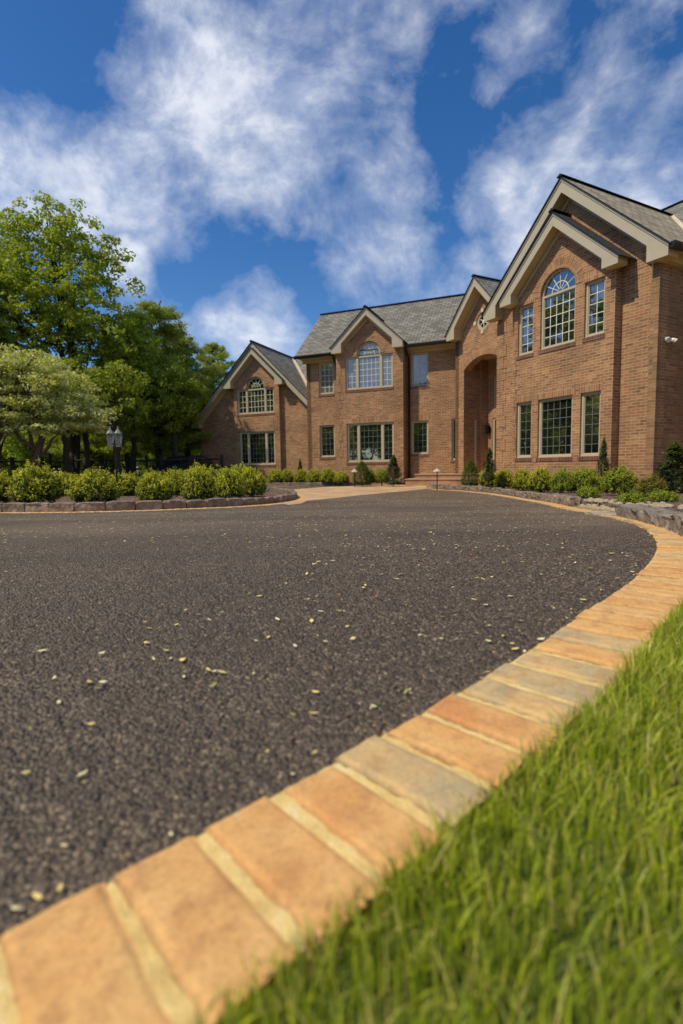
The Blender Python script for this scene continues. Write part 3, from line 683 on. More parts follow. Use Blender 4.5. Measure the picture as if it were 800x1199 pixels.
# main roof of the middle block
rz_, rb_ = 7.85, -2.5; sm = (rz_-5.30)/(.4-rb_)
L0m, L1m = 6.95, -1.2
slab('roof', [M_.P(L0m, .42, 5.28), M_.P(L1m, .42, 5.28), M_.P(L1m, rb_, rz_), M_.P(L0m, rb_, rz_)])
slab('roof', [M_.P(L0m, 2*rb_-.42, 5.28), M_.P(L1m, 2*rb_-.42, 5.28), M_.P(L1m, rb_, rz_), M_.P(L0m, rb_, rz_)])
ridge_cap(M_.P(L0m+.02, rb_, rz_+.05), M_.P(L1m, rb_, rz_+.05))
m = MB(); prism(m, Fr(M_.P(6.57, 0, 0), -nm, dm), [(0, ZB), (5, ZB), (5, 5.2), (2.5, 7.5), (0, 5.2)], -.2, -.003); m.build('wall', M['brick'], HP)
for a, b in ((-.6, 1.93), (5.0, 6.75)):
    m = MB(); lbox(m, M_, a, b, -.05, .035, zcorn+.004, 5.20); lbox(m, M_, a, b, -.05, .40, 5.20, 5.26, 1); m.build('frieze_board', [M['soffit'], M['trim']], HP)
    gutter(M_.P(a, .41, 5.33), M_.P(b+(.2 if a > 0 else 0), .41, 5.33), nm, size=.12)
def downspout(pts, r=.038):
    m = MB(); tube(m, pts, r, 8)
    for z in (1.2, 2.9, 4.3):
        q = Vector(pts[-2]); m2 = q.copy(); m2.z = z; tube(m, [m2+Vector((0, 0, -.02)), m2+Vector((0, 0, .02))], r*1.25, 8)
    return m.build('downspout', M['black'], HP)
downspout([M_.P(1.88, .47, 5.27), M_.P(1.88, .45, 5.12), M_.P(1.86, .09, 4.85), M_.P(1.86, .09, -.05), M_.P(1.84, .25, -.2)], .045)
downspout([M_.P(5.10, .47, 5.27), M_.P(5.08, .45, 5.12), M_.P(5.04, .10, 4.80), M_.P(5.04, .10, -.05), M_.P(5.06, .3, -.2)], .045)
# ---- left wing, set back
bL, bLB = -1.2, -1.0
cL, pL, WL, sL = 9.91, 6.54, 3.78, 1.0
wall(M_, [(6.5, ZB), (13.38, ZB), (13.38, pL-.15-sL*(13.38-cL)), (cL, pL-.15), (6.5, pL-.15-sL*(cL-6.5))], bL, [rect(8.7, 11.0, .5, 4.5)], th=.22)
u2, l2 = (8.83, 10.93, 3.15, 4.36), (8.84, 10.86, .64, 2.27)
cB, pB, WB, sB = 9.86, 6.24, 1.64, .985
wall(M_, [(8.55, ZB), (11.12, ZB), (11.12, pB-.16-sB*(11.12-cB)), (cB, pB-.16), (8.55, pB-.16-sB*(cB-8.55))], bLB, [[(u2[0], u2[2]), (u2[1], u2[2]), (u2[1], u2[3]), (10.37, u2[3])]+arc(9.86, 4.42, .51, 0, PI, 24)+[(9.35, u2[3]), (u2[0], u2[3])], rect(*l2)], th=.3)
window(M_, bLB, *u2, mull=(9.34, 10.39), grids=((2, 4), (5, 4), (2, 4)), arch=(9.86, 4.40, .51), name='arched_window', fw=.065)
window(M_, bLB, *l2, mull=(9.34, 10.37), grids=((2, 6), (5, 6), (2, 6)), name='picture_window', fw=.07)
arch_ring(M_, bLB, 9.86, 4.42, .515, .72)
gable_trim(M_, cB, pB, WB, sB, 4.42, WB-.40, bLB+.3, bLB, .27)
gable_roof(M_, cB, pB, WB, sB, bLB+.3, bL-.02, 'dark_shingle', cap=False)
# big rake: left side runs lower than the right
def rake_big():
    m = MB(); bf = -.88; fd = .30
    zl, zr = pL-sL*3.78, pL-sL*2.95
    poly = [(cL+3.78, zl), (cL, pL), (cL-2.95, zr), (cL-2.95, zr-fd), (cL, pL-fd), (cL+3.32, pL-fd-sL*3.32), (cL+3.32, zl-.18), (cL+3.78, zl-.18)]
    prism(m, M_, poly, bf-.03, bf, mi=0)
    prism(m, M_, [(p[0]-(.012 if p[0] > cL+1 else 0), p[1]+(.014 if p[1] < pL else -.01)) for p in poly], bL-.05, bf-.03, mi=1)
    q = fd+.13
    prism(m, M_, [(cL+3.3, pL-fd-sL*3.3), (cL, pL-fd), (cL-2.95, zr-fd), (cL-2.95, zr-q), (cL, pL-q), (cL+3.3, pL-q-sL*3.3)], bL-.02, bL+.035)
    return m.build('gable_trim', [M['trim'], M['soffit']], HP)
rake_big()
jb = -5.0
slab('roof', [M_.P(cL+3.84, -.83, pL+.015-3.84), M_.P(cL+3.84, -9, pL+.015-3.84), M_.P(cL, -9, pL+.015), M_.P(cL, -.83, pL+.015)])
slab('roof', [M_.P(cL-3.2, -.83, pL+.015-3.2), M_.P(cL-3.2, -9, pL+.015-3.2), M_.P(cL, -9, pL+.015), M_.P(cL, -.83, pL+.015)])
ridge_cap(M_.P(cL, -.80, pL+.065), M_.P(cL, jb-.2, pL+.065))
# cross roof toward the middle block
cz = 6.53; zf = 3.6
slab('roof', [M_.P(cL-.5, bL-.35, zf-.4+.35*.876), M_.P(5, bL-.35, zf-.4+.35*.876), M_.P(5, jb, cz), M_.P(cL-.5, jb, cz)][:4])
ridge_cap(M_.P(cL, jb, cz+.05), M_.P(6.5, jb, cz+.05))
# metal valley where the two slopes meet
def valley(p0, p1, w=.11):
    p0, p1 = Vector(p0), Vector(p1); tube_m = MB(); d = (p1-p0).normalized(); s = d.cross(Vector((0, 0, 1))).normalized(); n = s.cross(d)
    if n.z < 0: n = -n
    m = MB(); m.face([p0+s*w+n*.03, p0+n*.012, p1+n*.012, p1+s*w+n*.03]); m.face([p0-s*w+n*.03, p0+n*.012, p1+n*.012, p1-s*w+n*.03]); return m.build('valley_flashing', M['flash'], HP)
sc_ = (cz-(zf-.4))/(bL-jb)
tz = 3.75; tv = cL-(pL+.015-tz); bv = jb+(cz-tz)/sc_
valley(M_.P(cL, jb, pL+.07), M_.P(tv, bv, tz+.07))
valley(R_.P(2.52, -4.2, 7.53), R_.P(.0, -1.22, 5.17), .09)
# back volume of the house so nothing looks hollow from the side
m = MB(); lbox(m, M_, 7.2, 13.3, -9, -1.45, ZB, 2.6); m.build('wall', M['brick'], HP)
# ---- front steps
def steps():
    root = empty('front_steps', tuple(E_.P(1.0, 1.0, -.3))); tag(root, 'broad low brick steps in front of the arched entry', 'steps')
    inv = root.matrix_world.inverted() if False else Matrix.Translation(-root.location)
    P1 = [(1.62, .0), (1.62, 1.75), (-3.5, 1.75), (-3.5, .0)]
    for k, (zt_, g, e) in enumerate(((-.08, 0.0, 0.), (.10, .34, .30))):
        m = MB(); q = [(1.62-e, -.1), (1.62-e, 1.60-g), (-2.6, 1.60-g), (-2.6, -.1)]
        top = [M_.P(t, b, zt_) for t, b in q]; bot = [M_.P(t, b, -.45) for t, b in q]
        loc = root.location
        top = [p-loc for p in top]; bot = [p-loc for p in bot]
        m.face(top, [(t, b) for t, b in q])
        for i in range(4):
            j = (i+1) % 4; L = (top[i]-top[j]).length; m.face([bot[i], bot[j], top[j], top[i]], [(0, -.45), (L, -.45), (L, zt_), (0, zt_)])
        m.build('step', M['step'], root)
        m = MB(); tt = [p+Vector((0, 0, .0)) for p in top]; cen = (tt[0]+tt[2])/2
        o1 = [M_.P(t+(.03 if i in (0, 1) else 0), b+(.03 if i in (1, 2) else 0), zt_) -loc for i, (t, b) in enumerate(q)]
        for z0, z1 in ((.003, .045),):
            A = [p+Vector((0, 0, z0)) for p in o1]; B = [p+Vector((0, 0, z1)) for p in o1]
            m.face(B, [(t, b) for t, b in q]); m.face(A)
            for i in range(4): j = (i+1) % 4; m.face([A[i], A[j], B[j], B[i]])
        m.build('tread', M['apron_uv'], root)
M['apron_uv'] = brick_mat('tread_brick', [(.60, .36, .2), (.54, .30, .16), (.62, .42, .24), (.5, .27, .15)], (.45, .36, .24), bw=.1, rh=.2, ms=.005, off=0.)
steps()
# ------------------------------------------------------------------ vegetation
def leafmat(name, c0, c1, trans=.35, rough=.55, tint=None):
    a = Mat(name); g = a.N('ShaderNodeNewGeometry'); co = a.co(); n = a.noise(co, .8, 3)
    r = a.math('ADD', a.math('MULTIPLY', g.outputs['Random Per Island'], .65), a.math('MULTIPLY', n, .5))
    c = a.ramp(r, [(.15, c0), (.85, c1)])
    a.set(c, rough); a.p.inputs['Specular IOR Level'].default_value = .35
    t = a.N('ShaderNodeBsdfTranslucent'); tc = a.mix(1., c, (1.25, 1.2, .55), 'MULTIPLY'); a.L(tc, t.inputs['Color'])
    mx = a.N('ShaderNodeMixShader'); mx.inputs[0].default_value = trans; a.L(a.p.outputs[0], mx.inputs[1]); a.L(t.outputs[0], mx.inputs[2]); a.L(mx.outputs[0], a.n['Material Output'].inputs[0])
    return a.m
M['maple'] = leafmat('maple_leaves', (.14, .21, .02), (.40, .47, .055), .45)
M['maple_light'] = leafmat('spring_leaves', (.20, .28, .03), (.47, .54, .07), .45)
M['dogwood'] = leafmat('pale_bracts', (.50, .52, .26), (.80, .78, .52), .3)
M['dogwood_leaf'] = leafmat('dogwood_leaves', (.34, .42, .08), (.62, .66, .18), .45)
M['pine'] = leafmat('pine_needles', (.16, .23, .04), (.46, .52, .12), .5)
M['spruce'] = leafmat('dark_evergreen_needles', (.015, .035, .014), (.05, .085, .03), .2)
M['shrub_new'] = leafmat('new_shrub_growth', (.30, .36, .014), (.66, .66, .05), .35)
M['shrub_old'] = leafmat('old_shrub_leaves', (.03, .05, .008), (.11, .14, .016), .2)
M['shrub_mid'] = leafmat('mid_shrub_leaves', (.20, .28, .015), (.42, .48, .04), .35)
M['shrub_bronze'] = leafmat('bronze_shrub_leaves', (.16, .15, .014), (.38, .30, .04), .3)
M['conif'] = leafmat('clipped_evergreen', (.05, .10, .012), (.18, .25, .025), .25)
M['bark'] = simple('dark_bark', (.055, .042, .032), .95, .4, 9, .8)
M['bark2'] = simple('reddish_bark', (.12, .075, .05), .95, .4, 9, .8)

def leaves(centres, normals, size, rng, asp=.55, spread_n=1.0):
    """rhombic leaves bent along the midrib; returns V,F"""
    n = len(centres); a = normals+rng.normal(0, spread_n, (n, 3)); a /= np.linalg.norm(a, axis=1)[:, None]+1e-9
    b = np.cross(a, rng.normal(0, 1, (n, 3))); b /= np.linalg.norm(b, axis=1)[:, None]+1e-9
    c = np.cross(a, b); s = size*rng.uniform(.6, 1.3, (n, 1))
    V = np.stack([centres-b*s, centres+c*s*asp+a*s*.12, centres+b*s, centres-c*s*asp+a*s*.12], 1).reshape(-1, 3)
    return V, np.arange(4*n).reshape(n, 4)
def clumpy(tips, k, r, flat, rng):
    n = len(tips); c = np.repeat(tips, k, 0); o = rng.normal(0, 1, (n*k, 3)); o /= np.linalg.norm(o, axis=1)[:, None]; o *= (rng.uniform(0, 1, (n*k, 1))**.45)*r*np.repeat(rng.uniform(.6, 1.3, (n, 1)), k, 0); nn = o.copy(); nn[:, 2] += r*.5; o[:, 2] *= flat
    nn /= np.linalg.norm(nn, axis=1)[:, None]+1e-9
    return c+o, nn
def tree(name, loc, ell, ntips, k, r, size, mat, bark, trunk, label, cat, group=None, seed=1, nlimb=10, flat=.6, lo=.35, asp=.55, shell=.5, stems=1, frac2=None, mat2=None, tone=None):
    """ell: list of (cx,cy,cz,rx,ry,rz) crown ellipsoids relative to the base; trunk=(r0, z_fork, r_top)"""
    rg = np.random.default_rng(seed); rd = random.Random(seed); root = empty(name, loc); tag(root, label, cat, group)
    E = np.array(ell, float); vol = E[:, 3]*E[:, 4]*E[:, 5]; pick = rg.choice(len(E), ntips, p=vol/vol.sum()); q = rg.normal(0, 1, (ntips, 3)); q /= np.linalg.norm(q, axis=1)[:, None]; q *= rg.uniform(0, 1, (ntips, 1))**shell
    tips = E[pick, :3]+q*E[pick, 3:]
    # limbs
    m = MB(); top = max(e[2]+e[5]*.6 for e in ell); nodes = []
    for s in range(stems):
        a = rd.uniform(0, 2*PI); off = Vector((math.cos(a), math.sin(a), 0))*(.0 if stems == 1 else trunk[0]*1.6)
        lean = off*rd.uniform(1.5, 3)
        P = [off*.8+Vector((0, 0, -.1))]
        for i in range(1, 6): z = trunk[1]*i/5; P.append(off+lean*(z/max(trunk[1], .1))+Vector((rd.uniform(-.05, .05), rd.uniform(-.05, .05), z)))
        cx = sum(e[0] for e in ell)/len(ell); cy = sum(e[1] for e in ell)/len(ell)
        for i in range(1, 7): f = i/6; b = P[5]; P.append(Vector((b.x+(cx-b.x)*f+rd.uniform(-.15, .15), b.y+(cy-b.y)*f+rd.uniform(-.15, .15), trunk[1]+(top-trunk[1])*f)))
        rr = [trunk[0]*(1.25 if i == 0 else 1)*(1-.25*i/5) for i in range(6)]+[trunk[0]*.75*(1-i/6)+trunk[2] for i in range(1, 7)]
        tube(m, P, rr, 9); nodes += [(p, rr[i]) for i, p in enumerate(P) if i >= 4]
    crownN = list(nodes)
    for i in range(nlimb):
        b, br = rd.choice(nodes); t = Vector(tips[rd.randrange(ntips)]); 
        if t.z < b.z*.8: continue
        mid = b+(t-b)*.5+Vector((0, 0, (t-b).length*rd.uniform(-.05, .12)))
        P = [b+(mid-b)*f for f in (0, .33, .66)]+[mid+(t-mid)*f for f in (0, .33, .66, 1)]
        P = [p+Vector((rd.uniform(-1, 1), rd.uniform(-1, 1), rd.uniform(-1, 1)))*.03*(t-b).length*(1 if 0 < j < 6 else 0) for j, p in enumerate(P)]
        r0 = min(br*.6, trunk[0]*.45); rr = [r0*(1-j/6.5)+.008 for j in range(7)]; tube(m, P, rr, 6); crownN += [(p, rr[j]) for j, p in enumerate(P) if j > 1]
    N_ = np.array([n[0][:] for n in crownN])
    for i in range(0, ntips, max(1, ntips//160)):
        t = tips[i]; d = np.linalg.norm(N_-t, axis=1)+np.where(N_[:, 2] > t[2]+.3, 1.5, 0); j = int(d.argmin()); b = crownN[j][0]; t = Vector(t)
        if (t-b).length > 4.5: continue
        mid = (b+t)/2+Vector((0, 0, -.08*(t-b).length)); r0 = min(crownN[j][1]*.6, .035); tube(m, [b, mid, t], [r0, r0*.6, .005], 5, cap=False)
    m.build('trunk', M[bark], root, smooth=True)
    cs, nn = clumpy(tips, k, r, flat, rg); V, Fc = leaves(cs, nn, size, rg, asp, .8)
    mats = [M[mat]]; mi = None
    if mat2:
        mats.append(M[mat2]); mi = (rg.uniform(0, 1, len(cs)) < frac2) if not callable(frac2) else frac2(cs, rg); mi = mi.astype(int)
    npmesh('crown', V, Fc, None, root, False, mats, mi)
    return root
def dup(root, loc, rz=0, s=1., label=None, name=None):
    r = root.copy(); C.objects.link(r); r.location = loc; r.rotation_euler = (0, 0, rz); r.scale = (s, s, s) if not hasattr(s, '__len__') else s
    if label: r['label'] = label
    for ch in list(root.children): c = ch.copy(); C.objects.link(c); c.parent = r
    return r
GZ = -.30
# big maple at the left
def rel(px, py, Y, base): p = at(px, py, Y); return (p.x-base[0], p.y-base[1], p.z-base[2])
def ells(spec, Y, base):       # spec: pixel centre, half sizes in pixels -> crown ellipsoids at distance Y
    out = []
    for px, py, rx, rz, dy in spec:
        c = rel(px, py, Y+dy, base); s = Y/FPX; out.append((*c, rx*s, (rx+rz)*.5*s, rz*s))
    return out
Ym = 24.
bm0 = at(84, 552, Ym); bm0 = (bm0.x, bm0.y, GZ)
tree('maple_tree', bm0, ells([(64, 262, 44, 30, 0), (18, 290, 48, 44, .5), (100, 300, 46, 42, 0), (52, 345, 80, 52, 0), (128, 350, 34, 36, -.5), (0, 390, 60, 60, 1), (95, 395, 56, 36, 0), (-50, 330, 60, 70, 0), (140, 395, 40, 30, -.5)], Ym, bm0),
     1000, 46, .42, .088, 'maple', 'bark', (.17, 3.6, .02), 'tall spring-green maple with open dark limbs, highest tree at the left', 'tree', seed=3, nlimb=34, flat=.55, shell=.42, stems=2, mat2='maple_light', frac2=lambda c, rg: rg.uniform(0, 1, len(c)) < .35)
# dogwood in front
Yd = 14.5
bd0 = at(18, 556, Yd); bd0 = (bd0.x, bd0.y, -.27)
tree('dogwood_tree', bd0, ells([(20, 432, 52, 26, 0), (62, 462, 46, 34, 0), (95, 484, 30, 26, 0), (10, 478, 60, 34, .3), (-50, 450, 60, 44, 0), (50, 500, 46, 14, 0), (112, 492, 14, 12, -.2)], Yd, bd0),
     900, 60, .27, .046, 'dogwood_leaf', 'bark2', (.12, 1.3, .015), 'wide low dogwood with creamy white bracts over pale leaves, left foreground', 'tree', seed=5, nlimb=16, flat=.36, shell=.5, stems=3, mat2='dogwood', frac2=lambda c, rg: rg.uniform(0, 1, len(c)) < .38)
# lighter tree between maple and pines
yl = 25.; bl0 = at(158, 552, yl); bl0 = (bl0.x, bl0.y, GZ)
tree('maple_tree', bl0, ells([(150, 410, 36, 40, 0), (160, 450, 34, 36, 0), (135, 460, 30, 34, 0), (165, 385, 22, 22, 0)], yl, bl0), 420, 55, .36, .075, 'maple_light', 'bark', (.14, 3, .02), 'yellow-green young maple filling the gap between the tall maple and the pines', 'tree', seed=8, nlimb=14, stems=1, shell=.45)
# pines
def pine(loc, H, R, label, seed, mat='pine', group='pines behind the left wing', dens=1., lo=.22):
    rg = np.random.default_rng(seed); rd = random.Random(seed); root = empty('pine_tree', loc); tag(root, label, 'tree', group)
    m = MB(); P = [Vector((rd.uniform(-.05, .05)*i, rd.uniform(-.05, .05)*i, H*i/8-.1)) for i in range(9)]; tube(m, P, [H*.020*(1-i/8.5)+.02 for i in range(9)], 9)
    T = []
    z = H*lo
    while z < H*.98:
        f = (z/H-lo)/(1-lo); Rz = 1.25*R*(1-f)**.6*(.6+.5*min(1, f*4+.4)); nb = rd.randint(3, 5)
        for k in range(nb):
            a = rd.uniform(0, 2*PI); L = Rz*rd.uniform(.55, 1.12)+.15; i = min(7, int(z/H*8)); b = P[i]+(P[i+1]-P[i])*(z/H*8-i); d = Vector((math.cos(a), math.sin(a), rd.uniform(-.02, .30)))
            Q = [b, b+d*L*.5+Vector((0, 0, .03*L)), b+d*L+Vector((0, 0, .10*L))]; tube(m, Q, [.02+.012*L, .02, .008], 5, cap=False)
            nt = int(L*11*dens)+3
            for _ in range(nt):
                u = rd.uniform(.25, 1.05); s = rd.gauss(0, .17*L*(1.15-u*.6)); p = b+d*L*u+Vector((-d.y, d.x, 0))*s+Vector((0, 0, .05+rd.gauss(0, .09))); T.append(p[:])
        z += rd.uniform(.22, .42)*max(.6, H/10)
    T = np.array(T); cs, nn = clumpy(T, 30, .30*max(.7, H/11), .6, rg); V, Fc = leaves(cs, nn, .085, rg, .22, .9)
    m.build('trunk', M['bark'], root, smooth=True); npmesh('crown', V, Fc, M[mat], root); return root
def gp(px, Y): p = at(px, 552, Y); return (p.x, p.y, GZ)
def hgt(py, Y, px=200): return at(px, py, Y).z-GZ
pine(gp(186, 27), hgt(347, 27), 2.6, 'tallest dark pine just left of the gabled left wing', 11)
pine(gp(222, 29), hgt(385, 29), 2.4, 'second dark pine, right beside the roof edge of the left wing', 12)
pine(gp(256, 33), hgt(402, 33), 2.3, 'bushy pine peeking over the rake of the left gable', 13)
pine(gp(150, 31), hgt(400, 31), 2.6, 'dark pine behind the yellow-green maple', 14)
pine(gp(108, 33), hgt(430, 33), 2.8, 'dark pine behind the dogwood crown', 15)
pine(gp(205, 36), hgt(430, 36), 2.6, 'far pine low between the two tall pines', 16)
# woodland trees behind the fence
wood = [(0, 34, 400, .14), (60, 36, 430, .15), (125, 38, 440, .13), (172, 40, 455, .15), (232, 42, 470, .13), (-60, 30, 400, .16)]
labs = ['leafy tree behind the fence at the far left', 'leafy tree behind the fence under the tall maple', 'leafy tree behind the fence beyond the lamp post', 'leafy tree deep in shade between the pine trunks', 'leafy tree behind the dark parked car', 'leafy tree beyond the left picture edge']
for i, (px, Y, top, r) in enumerate(wood):
    b = gp(px, Y); H = hgt(top, Y, px); tree('woodland_tree', b, [(0, 0, H*.70, H*.26, H*.26, H*.30), (.8, 0, H*.58, H*.24, H*.24, H*.2)], 190, 40, .5, .12, 'maple', 'bark', (r, H*.25, .02), labs[i], 'tree', 'trees behind the fence', seed=30+i, nlimb=10)
fw0 = tree('far_woodland_tree', (0, 0, 0), [(0, 0, 5, 3.2, 3, 4.2), (2, 0, 3.2, 2.6, 2.5, 2.8), (-2, .5, 3, 2.6, 2.5, 2.6)], 220, 36, .6, .16, 'maple', 'bark', (.2, 2, .03), 'distant leafy tree in the green belt beyond the fence', 'tree', 'distant trees beyond the field', seed=93, nlimb=8)
fr_ = random.Random(5)
for i in range(26):
    px = -170+i*17+fr_.uniform(-5, 5); Y = fr_.uniform(52, 70); g = gp(px, Y); s = fr_.uniform(.85, 1.3)
    if i == 0: fw0.location = g
    else: dup(fw0, g, fr_.uniform(0, 6.3), s)
for i, (x, y, s) in enumerate([(-34, 6, 1.1), (-36, 12, 1.2), (-33, 18, 1.1), (-37, 24, 1.3), (-30, 27, 1.1), (-35, 0, 1.2), (-31, -8, 1.1), (-28, -16, 1.2), (-22, -24, 1.2), (-14, -28, 1.2), (-6, -32, 1.3), (-40, 17, 1.4), (-27, 22, .8), (-26, 11, .7)]): dup(fw0, (x, y, -.3), i, s, 'leafy tree of the belt across the drive, beyond the left picture edge')
# bare dark trunks under the canopy
for i, (px, Y, w, lab) in enumerate([(80, 21, .15, 'slender tree whose dark trunk stands left of the twin trunks'), (102, 23, .16, 'tree with a thick dark trunk right behind the shrubs, under the dogwood'), (137, 22, .17, 'tree with a straight dark trunk just below the lamp post lanterns'), (206, 25, .14, 'tree with a dark trunk left of the parked car')]):
    b = gp(px, Y); H = hgt(430, Y, px); tree('shade_tree', b, [(0, 0, H*.8, 1.6, 1.5, H*.28), (0, 0, H*.62, 1.3, 1.5, H*.15)], 120, 55, .38, .075, 'maple', 'bark', (w, H*.45, .03), lab, 'tree', 'dark trunked trees behind the island', seed=50+i, nlimb=8)
# distant tops over the roofs
for px, Y, top, lab in [(594, 34, 322, 'tree top showing as a green tuft above the entry roof'), (790, 30, 232, 'tree top just above the upper right roof corner')]:
    p = at(px, 560, Y); H = at(px, top, Y).z-GZ; tree('background_tree', (p.x, p.y, GZ), [(0, 0, H*.78, 1.4, 1.4, H*.2), (.8, .5, H*.6, 1.8, 1.5, H*.2)], 150, 45, .4, .09, 'maple_light', 'bark', (.18, H*.4, .03), lab, 'tree', seed=int(px), nlimb=8)
# trees across the drive, behind the camera: they are what the lower windows mirror
proto = None
for i, (x, y, H) in enumerate([(-17, -13, 9.5), (-11, -19, 11), (-24, -7, 10), (-3, -23, 10), (-28, 1, 9), (-21, 9, 9), (6, -24, 10), (-34, -16, 12), (-17, -27, 12), (-30, 12, 10), (-19, 13.5, 13), (-18.5, 18, 13), (-18, 9, 12), (-9, -30, 14), (-26, -20, 14), (-35, -8, 14), (0, -34, 14), (-40, 4, 14), (-38, 20, 14), (-14, -14, 8), (-20, -10, 8), (-44, -22, 15), (12, -30, 14)]):
    if proto is None or i == 3:
        pr = tree('roadside_tree', (x, y, 0), [(0, 0, H*.62, H*.28, H*.28, H*.36), (1.5, 0, H*.45, H*.25, H*.25, H*.22), (-1.3, -.5, H*.5, H*.24, H*.25, H*.25)], 300, 45, .5, .13, 'maple_light' if i == 0 else 'maple', 'bark', (.2, H*.28, .03), 'broad leafy tree across the drive behind the viewer', 'tree', 'trees across the drive', seed=70+i, nlimb=12)
        if proto is None: proto = [pr, pr]
        else: proto[1] = pr
    else: dup(proto[i % 2], (x, y, 0 if y < 2 else -.3), i*1.3, H/10)
# ---- shrubs
def shrub_proto(name, R, H, n, seed, mats=('shrub_new', 'shrub_old'), newfrac=.5, size=.021, lumps=26, spike=.5, shape='mound'):
    rg = np.random.default_rng(seed); root = empty(name); pts = []; nrm = []; mi = []
    # stems: many sprigs radiating from the base, leaves along their outer part
    ns = n//22
    for i in range(ns):
        a = rg.uniform(0, 2*PI); u = rg.uniform(0, 1)
        if shape == 'mound':
            th = math.acos(1-u*.98); d = np.array([math.sin(th)*math.cos(a)*R, math.sin(th)*math.sin(a)*R, (.25+.75*math.cos(th))*H]); lump = 1+.17*mnoise.noise(Vector((d[0]*5/R+seed, d[1]*5/R, d[2]*4/H)))+.08*mnoise.noise(Vector((d[0]*11/R+seed, d[1]*11/R, 2)))
            L = lump*rg.uniform(.78, 1.06)*(1 if rg.uniform() > .12 else 1.1); tip = d*L
        elif shape == 'cone':
            z = u**1.0*H; rr = R*(1-(z/H)**2.2)**.8*(.75+.25*min(1, z/H*5)); rr *= 1+.07*mnoise.noise(Vector((math.cos(a)*2+seed, math.sin(a)*2, z*5))); tip = np.array([math.cos(a)*rr, math.sin(a)*rr, z+.02])
        else:
            z = u**.85*H; rr = R*(1-(z/H))**.6*(.6+.4*min(1, z/H*6)); rr *= rg.uniform(.45, 1.3)*(1+.35*mnoise.noise(Vector((math.cos(a)*2+seed, math.sin(a)*2, z*4)))); tip = np.array([math.cos(a)*rr, math.sin(a)*rr, z+.04])
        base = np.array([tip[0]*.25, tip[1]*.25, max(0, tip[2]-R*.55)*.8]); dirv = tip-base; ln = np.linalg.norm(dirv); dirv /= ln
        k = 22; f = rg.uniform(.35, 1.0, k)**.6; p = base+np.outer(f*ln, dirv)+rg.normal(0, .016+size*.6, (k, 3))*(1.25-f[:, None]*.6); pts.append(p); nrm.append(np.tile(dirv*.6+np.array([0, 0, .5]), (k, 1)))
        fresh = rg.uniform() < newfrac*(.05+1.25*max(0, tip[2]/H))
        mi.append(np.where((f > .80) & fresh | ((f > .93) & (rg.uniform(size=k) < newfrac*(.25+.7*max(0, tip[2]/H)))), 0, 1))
    pts = np.vstack(pts); nrm = np.vstack(nrm); mi = np.concatenate(mi); pts[:, 2] = np.maximum(pts[:, 2], .01)
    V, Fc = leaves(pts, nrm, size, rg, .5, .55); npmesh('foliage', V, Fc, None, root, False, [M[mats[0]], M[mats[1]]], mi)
    m = MB()
    for i in range(7): a = i*.9; tube(m, [(0, 0, -.05), (math.cos(a)*R*.2, math.sin(a)*R*.2, H*.3), (math.cos(a)*R*.5, math.sin(a)*R*.5, H*.6)], [.014, .010, .004], 5)
    m.build('stem', M['bark2'], root); return root
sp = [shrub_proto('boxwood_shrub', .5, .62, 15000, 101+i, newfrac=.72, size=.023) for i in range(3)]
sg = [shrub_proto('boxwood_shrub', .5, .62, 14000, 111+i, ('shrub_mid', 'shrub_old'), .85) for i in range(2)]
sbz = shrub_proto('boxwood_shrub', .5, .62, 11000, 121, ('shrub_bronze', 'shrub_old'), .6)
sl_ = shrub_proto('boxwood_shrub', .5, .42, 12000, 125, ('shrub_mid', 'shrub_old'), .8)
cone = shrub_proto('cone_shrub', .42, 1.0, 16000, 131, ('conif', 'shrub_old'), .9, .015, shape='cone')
narrow = shrub_proto('narrow_evergreen', .36, 1.5, 7000, 141, ('conif', 'spruce'), .3, .026, shape='narrow')
protos_used = set()
def put(proto, px, py, wpx, hpx, label, group=None, z=.08, cat='shrub', R=.5, H=.62, Y=None):
    """stand a shrub where its foot is seen; width and height in pixels of the photograph"""
    if Y is None: g = G(px, py, z); Y = g.y; x = g.x
    else: x = at(px, py, Y).x
    s = Y/FPX; sx = wpx*s/2/R; sz = hpx*s/H
    if id(proto) in protos_used: o = dup(proto, (0, 0, 0))
    else: o = proto; protos_used.add(id(proto))
    o.location = (x, Y, zg_s(Y)+z-.02); o.rotation_euler = (0, 0, random.uniform(0, 6.28)); o.scale = (sx, sx, sz)
    o['label'] = label; o['category'] = cat
    if group: o['group'] = group
    return o
gi = 'shrubs in the kerbed island'
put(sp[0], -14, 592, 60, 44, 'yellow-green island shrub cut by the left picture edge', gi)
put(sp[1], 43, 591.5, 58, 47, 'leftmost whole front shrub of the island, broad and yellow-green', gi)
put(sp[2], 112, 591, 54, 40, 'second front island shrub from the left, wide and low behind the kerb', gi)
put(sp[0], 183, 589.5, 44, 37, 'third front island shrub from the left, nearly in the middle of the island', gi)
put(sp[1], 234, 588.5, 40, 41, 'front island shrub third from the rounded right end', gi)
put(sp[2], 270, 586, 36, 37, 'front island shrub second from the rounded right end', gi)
put(sp[0], 295, 583, 36, 36, 'last island shrub at the rounded right end of the kerb', gi)
